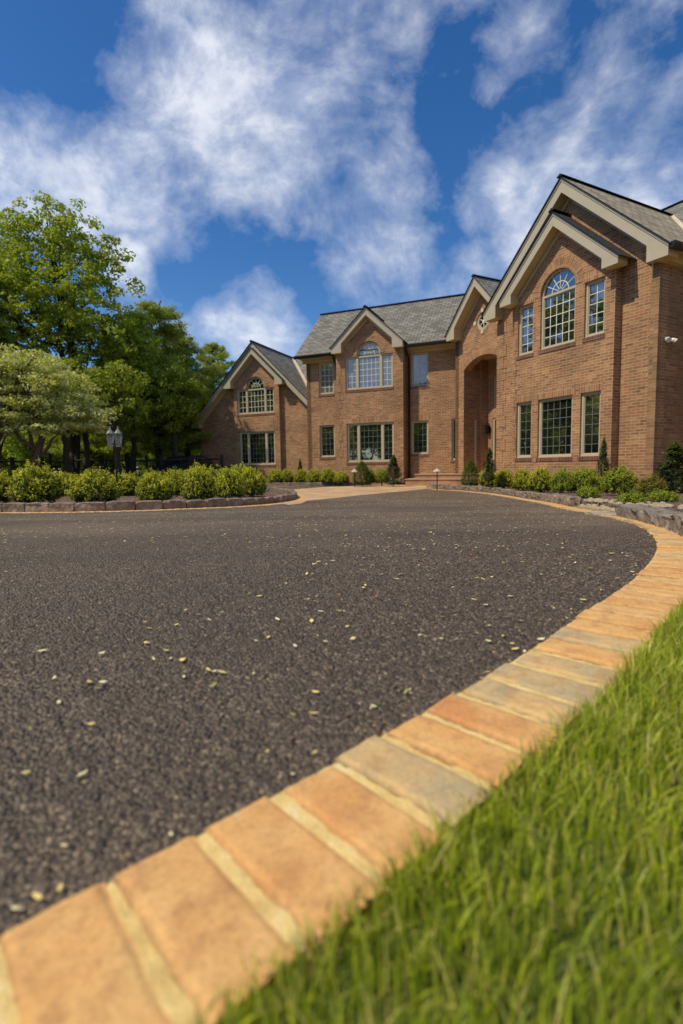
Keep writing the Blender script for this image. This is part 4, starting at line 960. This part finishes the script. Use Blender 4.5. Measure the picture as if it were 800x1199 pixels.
for px, py, w, h, lab, pr in [(8, 581.5, 46, 31, 'back row island shrub at the far left edge', sp[2]), (78, 581.5, 46, 28, 'back row island shrub seen in the gap between the first two front ones', sp[0]), (148, 581, 42, 27, 'back row island shrub between the second and third front ones', sp[1]), (208, 580.5, 40, 30, 'back row island shrub right of the third front one', sp[2]), (252, 579.5, 40, 31, 'back row island shrub in front of the brick corner of the left wing', sp[1]), (282, 577.5, 36, 32, 'rearmost island shrub near the rounded end', sp[2]),
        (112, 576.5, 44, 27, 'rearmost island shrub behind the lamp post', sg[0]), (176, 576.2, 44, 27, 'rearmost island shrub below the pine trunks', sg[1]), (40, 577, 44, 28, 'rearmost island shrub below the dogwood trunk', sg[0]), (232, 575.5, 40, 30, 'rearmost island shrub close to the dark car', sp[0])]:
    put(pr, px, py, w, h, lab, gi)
gm = 'shrubs along the left and middle walls'
for px, w, h, lab, pr, Y in [(308, 20, 17, 'small round shrub under the left wing picture window, nearest the island', sp[1], 22.5), (322, 18, 17, 'small round shrub under the right end of the left wing window', sp[2], 22.4), (340, 17, 17, 'small round shrub in front of the slim tree by the left wing', sp[0], 22.2), (356, 19, 17, 'small yellow-green shrub at the corner between left and middle wings', sp[1], 21.6), (374, 20, 19, 'small yellow-green shrub under the lone narrow window of the middle wing', sp[2], 21.2), (391, 19, 15, 'small golden shrub left of the clipped cone beside the downspout', sp[0], 20.8), (428, 14, 18, 'small dark green shrub directly right of the clipped cone', sg[0], 20.0), (442, 19, 18, 'small dark green shrub left of the dark spiky evergreen', sg[1], 19.8)]:
    put(pr, px, 0, w, h, lab, gm, Y=Y)
put(cone, 417, 0, 24, 28, 'clipped green cone shrub behind the left path light', None, Y=19.7, R=.42, H=1.0, cat='shrub')
put(narrow, 457, 0, 22, 34, 'dark spiky evergreen at the foot of the middle picture window', None, Y=19.2, R=.36, H=1.5, cat='evergreen')
put(narrow, 339, 0, 9, 28, 'slim upright young tree against the left wing wall', None, Y=22.9, R=.36, H=1.5, cat='evergreen')
put(cone, 551, 569, 23, 31, 'clipped green cone shrub at the head of the bed right of the steps', None, R=.42, H=1.0)
gr_ = 'shrubs in the bed under the large wing'
RB = [(571, 570.5, 20, 23, 'yellow-green shrub next to the clipped cone by the entry', sp[0]), (590, 572, 24, 23, 'second shrub from the clipped cone in the wing bed', sp[1]), (612, 574.5, 24, 25, 'yellow-green shrub below the left pane of the lower wing windows', sp[2]), (633, 576.5, 30, 29, 'large yellow-green shrub below the middle wing window', sp[0]), (658, 577.5, 28, 29, 'olive shrub below the right end of the wide wing window', sg[0]),
      (684, 577, 42, 30, 'wide green shrub behind the little round one', sg[1]), (726, 580.5, 44, 34, 'largest bright green shrub below the tall ivy-like evergreen', sg[0])]
for px, py, w, h, lab, pr in RB: put(pr, px, py, w, h, lab, gr_)
put(sbz, 762, 582, 34, 26, 'bronze-tinged dark shrub at the brick corner of the wing', gr_)
put(sl_, 689, 583.5, 28, 16, 'little round green shrub near the pebbles, leftmost of three', gr_, H=.42)
put(sl_, 739, 591, 34, 17, 'little low green shrub just behind the pebbles, middle of three', gr_, H=.42)
put(sl_, 776, 588, 33, 16, 'little low green shrub, rightmost of three near the stone kerb', gr_, H=.42)
put(narrow, 578, 0, 17, 38, 'spiky young evergreen beside the arched entry', None, Y=14.2, R=.36, H=1.5, cat='evergreen').location.z = .0
put(narrow, 722, 0, 17, 62, 'tall slim evergreen in the corner right of the wing bay', None, Y=11.9, R=.36, H=1.5, cat='evergreen')
put(narrow, 812, 0, 46, 60, 'dark evergreen cut by the right picture edge', None, Y=9.6, R=.36, H=1.5, cat='evergreen')
M['cobble_dirt'] = simple('sandy_gravel', (.42, .33, .23), .95, .35, 30, .6)
def inside(x, y, poly):
    c = False; j = len(poly)-1
    for i in range(len(poly)):
        if (poly[i][1] > y) != (poly[j][1] > y) and x < (poly[j][0]-poly[i][0])*(y-poly[i][1])/(poly[j][1]-poly[i][1])+poly[i][0]: c = not c
        j = i
    return c
# ---- pale river stones at the end of the kerb
def rock(r, s, c):
    bm = bmesh.new(); bmesh.ops.create_icosphere(bm, subdivisions=2, radius=1); sd = r.random()*50; f = (r.uniform(.8, 1.3), r.uniform(.7, 1.1), r.uniform(.45, .7)); rz = Matrix.Rotation(r.uniform(0, 6.3), 3, 'Z')
    for v in bm.verts:
        k = 1+.28*mnoise.noise(v.co*1.3+Vector((sd, 0, 0)))+.1*mnoise.noise(v.co*3+Vector((sd, 0, 0))); v.co = rz @ Vector((v.co.x*f[0]*k*s, v.co.y*f[1]*k*s, v.co.z*f[2]*k*s))
    me = bpy.data.meshes.new('river_stone'); bm.to_mesh(me); bm.free(); me.materials.append(M['cobble']); me.polygons.foreach_set('use_smooth', [True]*len(me.polygons)); o = bpy.data.objects.new('river_stone', me); C.objects.link(o); o.location = c; return o
rr_ = random.Random(4); spots = []
for i in range(62):
    if i < 40: px = rr_.uniform(668, 738); lo = 588.5+(px-668)*.05; py = rr_.uniform(lo, lo+9+(px-668)*.02)
    else: px = rr_.uniform(725, 800); py = rr_.uniform(590, 596)+(px-725)*.09
    g = G(px, py, .05)
    if min((g-q).length for q in inner[::4]) > BW*.95: spots.append((px, py, g))
spots = [q for q in spots if q[0] > 724]
oc = offset(inner, BW); ia = min(range(len(oc)), key=lambda i: (oc[i]-lw[0]).length); ib = min(range(len(oc)), key=lambda i: (oc[i]-kr[-1]).length); ia, ib = min(ia, ib), max(ia, ib)
far_ = offset(inner, BW+.62); sheet('pebble_strip', [oc[i] for i in range(ia-10, ib+4, 3)]+[far_[i] for i in range(ib+4, ia-10, -3)], M['cobble_dirt'], .014)
for i in range(120):
    k = rr_.randint(ia+1, ib); q = (oc[k+1]-oc[k]).normalized(); spots.append((0, 0, oc[k]+Vector((q.y, -q.x))*(.05+.36*rr_.random()**1.2)))
for i, (px, py, g) in enumerate(spots):
    s = rr_.uniform(.022, .044)*(1.5 if i % 9 == 0 else 1); o = rock(rr_, s, (g.x, g.y, zg_s(g.y)+(.080 if px > 0 or inside(g.x, g.y, [(p[0], p[1]) for p in rb]) else .010)+s*.35)); tag(o, 'small pale rounded stone in the pebble patch between the kerb ends', 'stone', 'pale stones in the pebble patch')
# flat pale slabs by the border
def flag(px0, px1, py, th, lab, dz=.03):
    a, b = G(px0, py, dz), G(px1, py+(px1-px0)*.08, dz); d = (b-a); n = Vector((-d.y, d.x)).normalized(); m = MB(); P = [a, b, b+n*.22, (a+b)/2+n*.30, a+n*.2]; z = zg_s(a.y)
    top = [Vector((p.x+mnoise.noise(Vector((p.x*9, p.y*9, 1)))*.03, p.y, z+dz)) for p in P]; m.face(top)
    for i in range(5): j = (i+1) % 5; m.face([top[i], top[j], top[j]-Vector((0, 0, th)), top[i]-Vector((0, 0, th))])
    tag(m.build('flagstone', M['cobble']), lab, 'stone')
flag(686, 716, 599.5, .05, 'flat pale slab lying between the pebbles and the brick border')
flag(742, 775, 594, .06, 'flat pale slab behind the thick grey stone kerb')
# ------------------------------------------------------------------ fence, lamp post, car, path lights
M['fence'] = simple('weathered_fence_wood', (.035, .028, .024), .9, .35, 12)
def fence():
    root = empty('rail_fence', (0, 0, 0)); tag(root, 'dark three rail wooden fence crossing the shade behind the shrubs', 'fence'); Y0, Y1 = 21.5, 24.5; P = []
    for i in range(13): f = i/12; px = -160+f*420; Y = Y0+(Y1-Y0)*f; p = at(px, 550, Y); P.append((p.x, Y))
    for i, (x, y) in enumerate(P):
        m = MB(); lbox(m, WORLD, x-.07, x+.07, -y-.06, -y+.06, GZ-.1, GZ+1.42+.03*math.sin(i*5)); lbox(m, WORLD, x-.05, x+.05, -y-.04, -y+.04, GZ+1.4, GZ+1.45); m.build('post', M['fence'], root)
        if i:
            x0, y0 = P[i-1]
            for z in (.45, .85, 1.25):
                m = MB(); a = Vector((x0, y0, GZ+z+random.uniform(-.03, .03))); b = Vector((x, y, GZ+z+random.uniform(-.03, .03))); tube(m, [a, (a+b)/2+Vector((0, 0, random.uniform(-.02, .02))), b], [.035, .055, .035], 7); m.build('rail', M['fence'], root)
fence()
M['lampmetal'] = simple('pale_lantern_metal', (.50, .48, .42), .4, .1, 8)
lg = Mat('lantern_glass'); lg.set((.55, .58, .5), .08); lg.p.inputs['Transmission Weight'].default_value = .75; M['lampglass'] = lg.m
M['dimmetal'] = simple('weathered_lantern_metal', (.22, .23, .20), .5, .2, 8)
def lamp_post():
    Y = 12.5; p = at(137, 560, Y); root = empty('lamp_post', (p.x, Y, -.29)); tag(root, 'two-headed lantern post standing among the shrubs below the dogwood tips', 'lamp post')
    zc = at(134, 513, Y).z+.29; m = MB(); tube(m, [(0, 0, 0), (0, 0, .3), (0, 0, zc-.05)], [.035, .022, .02], 10); lathe(m, (0, 0, 0), [(.09, 0), (.09, .05), (.05, .12), (.04, .3)], 12); tube(m, [(-.13, 0, zc-.2), (0, 0, zc-.1), (.09, 0, zc-.2)], .014, 8); m.build('post', M['black'], root)
    for x in (-.10, .09):
        m = MB(); z = zc-.2
        for sx in (-1, 1):
            for sy in (-1, 1): tube(m, [(x+sx*.045, sy*.045, z), (x+sx*.068, sy*.068, z+.30)], .007, 5)
        for h, s in ((z, .055), (z+.30, .078)): wbox(m, (x, 0, h), (s*2, s*2, .02))
        lathe(m, (x, 0, z+.31), [(.10, 0), (.055, .06), (.03, .09), (.03, .11), (.012, .13), (.02, .15), (0, .18)], 8); tube(m, [(x, 0, z), (x, 0, z+.14)], .012, 6)
        h_ = m.build('lantern_head', M['dimmetal'], root); m = MB()
        A = [(x-.043, -.043), (x+.043, -.043), (x+.043, .043), (x-.043, .043)]; B = [(x-.065, -.065), (x+.065, -.065), (x+.065, .065), (x-.065, .065)]
        for i in range(4): j = (i+1) % 4; m.face([(*A[i], z+.012), (*A[j], z+.012), (*B[j], z+.288), (*B[i], z+.288)])
        m.build('glass', M['lampglass'], h_)
lamp_post()
def path_light(px, pyb, pyt, lab, Y):
    x = at(px, pyb, Y).x; zb = zg_s(Y)+.06; h = at(px, pyt, Y).z-zb; root = empty('path_light', (x, Y, zb)); tag(root, lab, 'path light', 'path lights by the steps')
    m = MB(); tube(m, [(0, 0, -.05), (0, 0, h-.06)], .016, 8); m.build('stake', M['black'], root); m = MB(); lathe(m, (0, 0, h-.11), [(.035, -.03), (.03, .0), (.13, .0), (.125, .018), (.06, .065), (.028, .08), (.022, .11), (0, .115)], 20); m.build('cap', M['lampmetal'], root)
path_light(415.5, 566, 549, 'pale mushroom-capped path light in front of the clipped cone', 19.0)
path_light(512, 567, 548, 'pale mushroom-capped path light standing in front of the steps', 15.6)
def car():
    p = at(219, 550, 25.5); root = empty('parked_car', (p.x, 25.5, GZ), rad(78)); tag(root, 'dark parked car mostly hidden behind the shrubs left of the brick wing', 'car')
    cm_ = simple('dark_car_paint', (.02, .024, .03), .12, .05); gm_ = M['glass']; W = .86
    side = [(-2.2, .35), (-2.25, .75), (-1.95, .95), (-1.45, 1.0), (-.75, 1.40), (.35, 1.46), (1.15, 1.38), (1.85, 1.02), (2.2, .92), (2.25, .5), (2.2, .3)]
    m = MB(); fr = Fr((0, 0, 0), (1, 0, 0), (0, -1, 0)); lower = [(x, min(z, 1.0)) for x, z in side]
    bm = bmesh.new(); rows = []
    for yy, k in ((-W, .0), (-W*.97, .5), (-W*.8, 1), (W*.8, 1), (W*.97, .5), (W, 0)):
        rows.append([bm.verts.new((x, yy*(1 if z < 1.05 else .82), (min(z, .98) if k == 0 else (min(z, 1.0)+(z-min(z, 1.0))*(.0 if k == .5 else 1))))) for x, z in side])
    for a, b in zip(rows, rows[1:]):
        for i in range(len(side)-1): bm.faces.new([a[i], a[i+1], b[i+1], b[i]])
    for r_ in (rows[0], rows[-1]): bm.faces.new(r_)
    bmesh.ops.recalc_face_normals(bm, faces=bm.faces); me = bpy.data.meshes.new('body'); bm.to_mesh(me); bm.free(); me.materials.append(cm_); o = bpy.data.objects.new('body', me); C.objects.link(o); o.parent = root
    for s in (-1, 1):
        for q in ([(-1.25, 1.02), (-.70, 1.36), (-.1, 1.39), (-.1, 1.02)], [(-.02, 1.02), (-.02, 1.39), (.4, 1.40), (1.1, 1.33), (1.5, 1.04)]):
            m = MB(); prism(m, fr, q, s*W*.77-.02, s*W*.77+.02); m.build('side_window', gm_, root)
    for x in (-1.4, 1.4):
        for s in (-1, 1):
            m = MB(); tube(m, [(x, s*(W-.2), .32), (x, s*(W+.01), .32)], [.32, .32], 20); w = m.build('wheel', M['black'], root); m = MB(); tube(m, [(x, s*(W+.0), .32), (x, s*(W+.02), .32)], [.2, .19], 16); m.build('rim', M['lampmetal'], w)
    for y in (-.6, .6): m = MB(); wbox(m, (-2.2, y, .72), (.12, .3, .12)); m.build('headlight', M['lampglass'], root)
car()
# ------------------------------------------------------------------ fallen leaves
FL = [simple('dry_leaf_'+n, c, .7, .2, 30) for n, c in (('tan', (.86, .68, .22)), ('cream', (.90, .80, .46)), ('orange', (.60, .28, .07)), ('green', (.42, .42, .10)))]
asp_poly = [(p.x, p.y) for p in inner[::4]]
drive_poly = asp_poly+[(G(420, 582).x, G(420, 582).y), (G(352, 592).x, G(352, 592).y)]+[(G(x, y).x, G(x, y).y) for x, y in ((300, 596), (200, 601), (0, 605), (-140, 607))]+[(-6, 2), (-3, 0.2)]
def leaf_mesh(k):
    r = random.Random(k); m = MB(); L = .0098*r.uniform(.8, 1.2); W_ = L*r.uniform(.22, .42); n = 4; cup = r.uniform(.05, .35); P = []
    for i in range(n+1): u = -1+2*i/n; w = W_*(1-u*u)**.7; x = u*L; z = .001+cup*L*(u*u)*.5; P.append(((x, -w, z+cup*w*.6), (x, 0, z), (x, w, z+cup*w*.5)))
    for i in range(n): 
        for s in (0, 1): m.face([P[i][s], P[i+1][s], P[i+1][s+1], P[i][s+1]])
    return m
lp = []
for k in range(8):
    o = leaf_mesh(k).build('fallen_leaf', FL[(0, 1, 0, 2, 1, 0, 1, 3)[k]], smooth=True); lp.append(o)
rl = random.Random(21); cand = []
known = [(250, 805, 14), (115, 808, 12), (367, 838, 10), (343, 840, 12), (97, 910, 12), (35, 855, 8), (30, 908, 8), (215, 774, 8), (257, 825, 8), (313, 883, 6), (327, 914, 6), (434, 832, 7), (560, 783, 7), (540, 742, 7), (372, 746, 8), (300, 752, 7), (200, 773, 6), (460, 732, 6), (330, 690, 8), (331, 697, 8), (388, 784, 7), (420, 722, 6), (490, 690, 5), (535, 750, 7)]
for px, py, w in known:
    g = G(px, py, .008); cand.append((g, w/12.))
while len(cand) < 4600:
    x, y = rl.uniform(-9, 9), rl.uniform(.7, 15.5)**1.0
    if inside(x, y, drive_poly) and Vector((x, y)).length > .9 and abs(x) < y*.9+2.5 and (mnoise.noise(Vector((x*.6, y*.5, 3))) > -.25): cand.append((Vector((x, y)), rl.uniform(.65, 1.25)))
for i in range(110):
    p = inner[int(rl.uniform(60, len(inner)*.5))]; q = (inner[min(len(inner)-1, inner.index(p)+1)]-p).normalized(); cand.append((p-Vector((q.y, -q.x))*abs(rl.gauss(0, .05)), rl.uniform(.35, .8)))
cand.sort(key=lambda c: c[0].length/c[1]+(50 if abs(c[0].x) > c[0].y*.68+.03 else 0))
far = MB(); first = True; used = set()
for i, (g, s) in enumerate(cand):
    k = rl.randrange(8) if i > 3 else (1, 1, 7, 0)[i]
    if i < 298:
        if k in used: o = lp[k].copy(); C.objects.link(o)
        else: o = lp[k]; used.add(k)
        o.location = (g.x, g.y, zg(g.y)+.0125); o.rotation_euler = (rl.uniform(-.2, .2), rl.uniform(-.2, .2), rl.uniform(0, 6.3)); o.scale = (s, s, s)
        tag(o, 'small dry leaf lying flat on the dark asphalt', 'leaf', 'dry leaves scattered over the asphalt')
    else:
        me = lp[k].data; mt = Matrix.Translation((g.x, g.y, zg(g.y)+.0125)) @ Matrix.Rotation(rl.uniform(0, 6.3), 4, 'Z') @ Matrix.Scale(s*1.15, 4)
        for f in me.polygons: far.face([mt @ me.vertices[v].co for v in f.vertices], None, (0, 1, 0, 2, 1, 0, 1, 3)[k])
for k in range(8):
    if k not in used: bpy.data.objects.remove(lp[k])
tag(far.build('fallen_leaves', FL), 'countless tiny dry leaves sprinkled over the farther asphalt', 'leaves', kind='stuff')
# a dry curled twig beside the border
m = MB(); g = G(418, 858); P = [Vector((g.x+.05*math.cos(a)*.8, g.y+.045*math.sin(a), .014+.006*math.sin(a*2))) for a in [x*.4 for x in range(-2, 8)]]; tube(m, P, .0012, 5)
tag(m.build('dry_twig', M['bark2']), 'thin curled dry twig on the asphalt beside the brick border', 'twig')
# ------------------------------------------------------------------ asphalt chippings near the camera
def chips():
    pts = []; r = np.random.default_rng(9); n = 230000
    dist = .55+3.2*r.beta(1.2, 1.9, n)+r.exponential(.35, n); ang = r.uniform(-.85, .80, n); x = dist*np.sin(ang); y = dist*np.cos(ang); keep = y > .45; x, y = x[keep], y[keep]
    poly = [(p.x, p.y) for p in offset(inner, -.006)[::4] if p.length < 6]+[(-8, 6), (-8, -2)]
    px_, py_ = np.array([p[0] for p in poly]), np.array([p[1] for p in poly]); c = np.zeros(len(x), bool); j = len(poly)-1
    for i in range(len(poly)):
        if py_[i] != py_[j]: c ^= ((py_[i] > y) != (py_[j] > y)) & (x < (px_[j]-px_[i])*(y-py_[i])/(py_[j]-py_[i])+px_[i])
        j = i
    x, y = x[c], y[c]; n = len(x)
    s = .0016+.0040*r.uniform(0, 1, n)**1.6; base = np.array([(-1, -.8, 0), (.9, -1, 0), (1.1, .7, 0), (-.7, 1, 0), (-.6, -.5, .9), (.6, -.6, 1.05), (.6, .5, .85), (-.4, .6, 1.0)])
    B = base[None]*(1+r.normal(0, .22, (n, 8, 3))); a = r.uniform(0, 6.28, n); ca, sa = np.cos(a), np.sin(a); X = B[:, :, 0]*ca[:, None]-B[:, :, 1]*sa[:, None]; Y = B[:, :, 0]*sa[:, None]+B[:, :, 1]*ca[:, None]
    zgv = np.array([zg(v) for v in y]); V = np.stack([x[:, None]+X*s[:, None], y[:, None]+Y*s[:, None]*.9, zgv[:, None]+.0045+B[:, :, 2]*s[:, None]*.75], 2).reshape(-1, 3)
    fb = np.array([(4, 5, 6, 7), (0, 1, 5, 4), (1, 2, 6, 5), (2, 3, 7, 6), (3, 0, 4, 7)]); Fc = (fb[None]+(np.arange(n)*8)[:, None, None]).reshape(-1, 4)
    o = npmesh('asphalt_chippings', V, Fc, M['chip']); tag(o, 'coarse dark stone chips standing proud in the near asphalt', 'asphalt', kind='stuff')
a = Mat('asphalt_chip'); g_ = a.N('ShaderNodeNewGeometry'); cc = a.ramp(g_.outputs['Random Per Island'], [(0, (.026, .019, .013)), (.55, (.068, .050, .036)), (.93, (.125, .095, .068)), (1, (.30, .23, .15))]); a.set(a.mix(.5, cc, a.ramp(a.noise(a.co(), 300, 2), [(.3, .6), (.7, 1.3)]), 'MULTIPLY'), .5); M['chip'] = a.m
chips()
# ------------------------------------------------------------------ grass beside the border
def grassm():
    a = Mat('grass_blade'); g = a.N('ShaderNodeNewGeometry'); t = a.N('ShaderNodeAttribute'); t.attribute_name = 'tone'; r = g.outputs['Random Per Island']
    c = a.ramp(r, [(0, (.10, .17, .006)), (.45, (.36, .46, .010)), (.76, (.60, .64, .03)), (.83, (.66, .56, .18)), (1, (.74, .58, .27))]); c = a.mix(t.outputs['Fac'], c, (.50, .56, .08))
    c = a.mix(a.ramp(a.noise(a.co(), 6, 3), [(.35, 0), (.7, .4)]), c, (.16, .25, .012))
    a.set(c, .45); tr = a.N('ShaderNodeBsdfTranslucent'); a.L(a.mix(1., c, (1.2, 1.25, .5), 'MULTIPLY'), tr.inputs[0]); mx = a.N('ShaderNodeMixShader'); mx.inputs[0].default_value = .3; a.L(a.p.outputs[0], mx.inputs[1]); a.L(tr.outputs[0], mx.inputs[2]); a.L(mx.outputs[0], a.n['Material Output'].inputs[0]); return a.m
M['grass'] = grassm()
soil = simple('soil', (.10, .075, .045), .95, .4, 25, .5)
def grass():
    r = np.random.default_rng(17); run = [p for p in outer if p.length < 9]; run = run[::2]; px_ = []; py_ = []; 
    # strips outward from the border edge
    for i, p in enumerate(run[:-1]):
        d = (run[i+1]-p); L = d.length; d = d.normalized(); nrm = Vector((d.y, -d.x)); near = p.length; depth = 2.2 if near < 2.6 else 3.2
        dens = 36000 if near < 2.0 else (20000 if near < 3.5 else 4500)
        n = int(dens*L*depth*.5); 
        w = depth*r.uniform(0, 1, n)**1.35-.012; t = r.uniform(0, L, n); px_.append(p.x+d.x*t+nrm.x*w); py_.append(p.y+d.y*t+nrm.y*w)
    x = np.concatenate(px_); y = np.concatenate(py_); keep = (np.hypot(x, y) > .30)&(y > -.5); x, y = x[keep], y[keep]; n = len(x)
    # ragged edge: drop some blades at the very edge
    cl = np.array([mnoise.noise(Vector((a*7, b*7, 0))) for a, b in zip(x, y)]); h = r.uniform(.024, .066, n)*(1+.35*cl); w = r.uniform(.0007, .0015, n)
    a = r.uniform(0, 6.28, n); la = r.uniform(0, 6.28, n); lean = r.uniform(.03, .80, n)**1.5*h; dx, dy = np.cos(la)*lean, np.sin(la)*lean; sx, sy = np.cos(a)*w, np.sin(a)*w
    z0 = np.array([zg(v) for v in y])-.014; V = np.zeros((n, 8, 3)); T = np.zeros((n, 8))
    for k, (f, wf) in enumerate(((0, 1), (.4, 1.0), (.75, .7), (1, .12))):
        cx = x+dx*f**1.8; cy = y+dy*f**1.8; cz = z0+h*(f-.12*f*f)
        V[:, 2*k, 0] = cx-sx*wf; V[:, 2*k, 1] = cy-sy*wf; V[:, 2*k, 2] = cz; V[:, 2*k+1, 0] = cx+sx*wf; V[:, 2*k+1, 1] = cy+sy*wf; V[:, 2*k+1, 2] = cz; T[:, 2*k:2*k+2] = f*.5
    fb = np.array([(0, 1, 3, 2), (2, 3, 5, 4), (4, 5, 7, 6)]); Fc = (fb[None]+(np.arange(n)*8)[:, None, None]).reshape(-1, 4)
    o = npmesh('grass', V.reshape(-1, 3), Fc, M['grass'], None, False, None, None, T.ravel()); tag(o, 'bright green grass growing along the brick border', 'grass', kind='stuff'); print('blades', n)
grass()
# ------------------------------------------------------------------ sky, sun, camera
SUN_EL, SUN_AZ = rad(54), rad(248)     # azimuth clockwise from +y: from the left, a little behind the camera
w = bpy.data.worlds.new('World'); sc.world = w; w.use_nodes = True; nt = w.node_tree; N = nt.nodes; bg = N['Background']
class WM(Mat):
    def __init__(s): s.t = nt; s.n = N
W = WM()
sky = W.N('ShaderNodeTexSky', sky_type='NISHITA'); sky.sun_disc = False; sky.sun_elevation = SUN_EL; sky.sun_rotation = SUN_AZ; sky.air_density = 1.0; sky.dust_density = .4; sky.ozone_density = 3.5; sky.altitude = 200
tc = W.N('ShaderNodeTexCoord'); nv = W.N('ShaderNodeVectorMath', operation='NORMALIZE'); W.L(tc.outputs['Generated'], nv.inputs[0]); D = nv.outputs[0]
def blob(px, py, r, k=1.):
    c = ray(px, py).normalized(); d = W.N('ShaderNodeVectorMath', operation='DOT_PRODUCT'); W.L(D, d.inputs[0]); d.inputs[1].default_value = c[:]
    cr = math.cos(r*.85); x = W.N('ShaderNodeMapRange'); x.interpolation_type = 'SMOOTHSTEP'; W.L(d.outputs['Value'], x.inputs[0]); x.inputs[1].default_value = cr; x.inputs[2].default_value = 1.0; x.inputs[3].default_value = 0; x.inputs[4].default_value = k
    return x.outputs[0]
def blobs(L):
    t = None
    for b in L: v = blob(*b); t = v if t is None else W.math('MAXIMUM', t, v)
    return t
dw = W.N('ShaderNodeVectorMath', operation='MULTIPLY_ADD'); nz = W.N('ShaderNodeTexNoise'); nz.inputs['Scale'].default_value = 2.4; nz.inputs['Detail'].default_value = 4; W.L(D, nz.inputs['Vector']); W.L(nz.outputs['Color'], dw.inputs[0]); dw.inputs[1].default_value = (.16, .16, .16); W.L(D, dw.inputs[2]); DD = dw.outputs[0]
mp = W.N('ShaderNodeMapping'); mp.inputs['Scale'].default_value = (1, 1, 1.25); W.L(DD, mp.inputs[0])
n1 = W.noise(mp.outputs[0], 3.6, 9, .60); n2 = W.noise(mp.outputs[0], 12, 8, .62)
cl = W.math('ADD', W.math('MULTIPLY', n1, .82), W.math('MULTIPLY', n2, .18))
D_save = D
mask = blobs([(250, 95, .20, .72), (330, 150, .27, 1), (420, 200, .22, .95), (430, 290, .17, .85), (400, 90, .24, .85), (470, 320, .16, .7), (60, 210, .15, 1.1), (-20, 205, .18, 1.05), (150, 205, .12, .95), (200, 250, .13, .5), (300, 370, .14, .85), (620, 200, .18, .75), (700, 180, .2, .95), (790, 185, .2, 1), (610, 80, .13, .6), (750, 80, .13, .5), (800, 20, .2, .3), (560, 330, .1, .6), (640, 260, .18, .7), (150, 310, .07, .9), (520, 20, .14, .4)])
dens = W.math('ADD', W.math('MULTIPLY_ADD', cl, 1.9, -.45), W.math('MULTIPLY', mask, .36)); amt = W.ramp(dens, [(.57, 0), (.77, .28), (1.0, .72), (1.0, .72)])
# clouds elsewhere round the sky, where the photograph does not look
sepd = W.N('ShaderNodeSeparateXYZ'); W.L(D, sepd.inputs[0])
rear = W.N('ShaderNodeMapRange'); W.L(sepd.outputs[1], rear.inputs[0]); rear.inputs[1].default_value = .35; rear.inputs[2].default_value = .0; rear.inputs[3].default_value = 0; rear.inputs[4].default_value = 1
amt2 = W.math('MULTIPLY', W.ramp(cl, [(.46, 0), (.62, .8)]), rear.outputs[0]); amt = W.math('MAXIMUM', amt, amt2)
hs = W.N('ShaderNodeHueSaturation'); hs.inputs['Saturation'].default_value = 1.30; hs.inputs['Hue'].default_value = .506; hs.inputs['Value'].default_value = .80; W.L(sky.outputs[0], hs.inputs['Color'])
shade = W.ramp(W.math('SUBTRACT', W.math('MULTIPLY', n2, 1.0), W.math('MULTIPLY', mask, .05)), [(.32, (3.7, 4.2, 5.4)), (.62, (7.2, 7.3, 7.5))])
col = W.mix(amt, hs.outputs[0], shade); W.L(col, bg.inputs['Color']); bg.inputs['Strength'].default_value = .12
sd = bpy.data.lights.new('sun', 'SUN'); sd.energy = 3.0; sd.angle = rad(.6); sd.color = (1, .87, .63); so = bpy.data.objects.new('sun', sd); C.objects.link(so)
sv = Vector((math.sin(SUN_AZ)*math.cos(SUN_EL), math.cos(SUN_AZ)*math.cos(SUN_EL), math.sin(SUN_EL))); so.rotation_euler = (-sv).to_track_quat('-Z', 'Y').to_euler(); so.location = sv*60
cam = bpy.data.cameras.new('camera'); co_ = bpy.data.objects.new('camera', cam); C.objects.link(co_); sc.camera = co_
cam.sensor_fit = 'VERTICAL'; cam.sensor_height = 36; cam.sensor_width = 24; cam.lens = 36*FPX/1199; cam.clip_start = .02; cam.clip_end = 3000
mw = Matrix((_R, _U, -_F)).transposed().to_4x4(); mw.translation = Vector((0, 0, CAMZ)); co_.matrix_world = mw
cam.dof.use_dof = True; cam.dof.focus_distance = 3.8; cam.dof.aperture_fstop = 2.4
vs = sc.view_settings; vs.view_transform = 'Standard'; vs.look = 'None'; vs.exposure = 0.34; vs.gamma = 1
sc.render.film_transparent = False; sc.cycles.max_bounces = 6; sc.cycles.transparent_max_bounces = 4
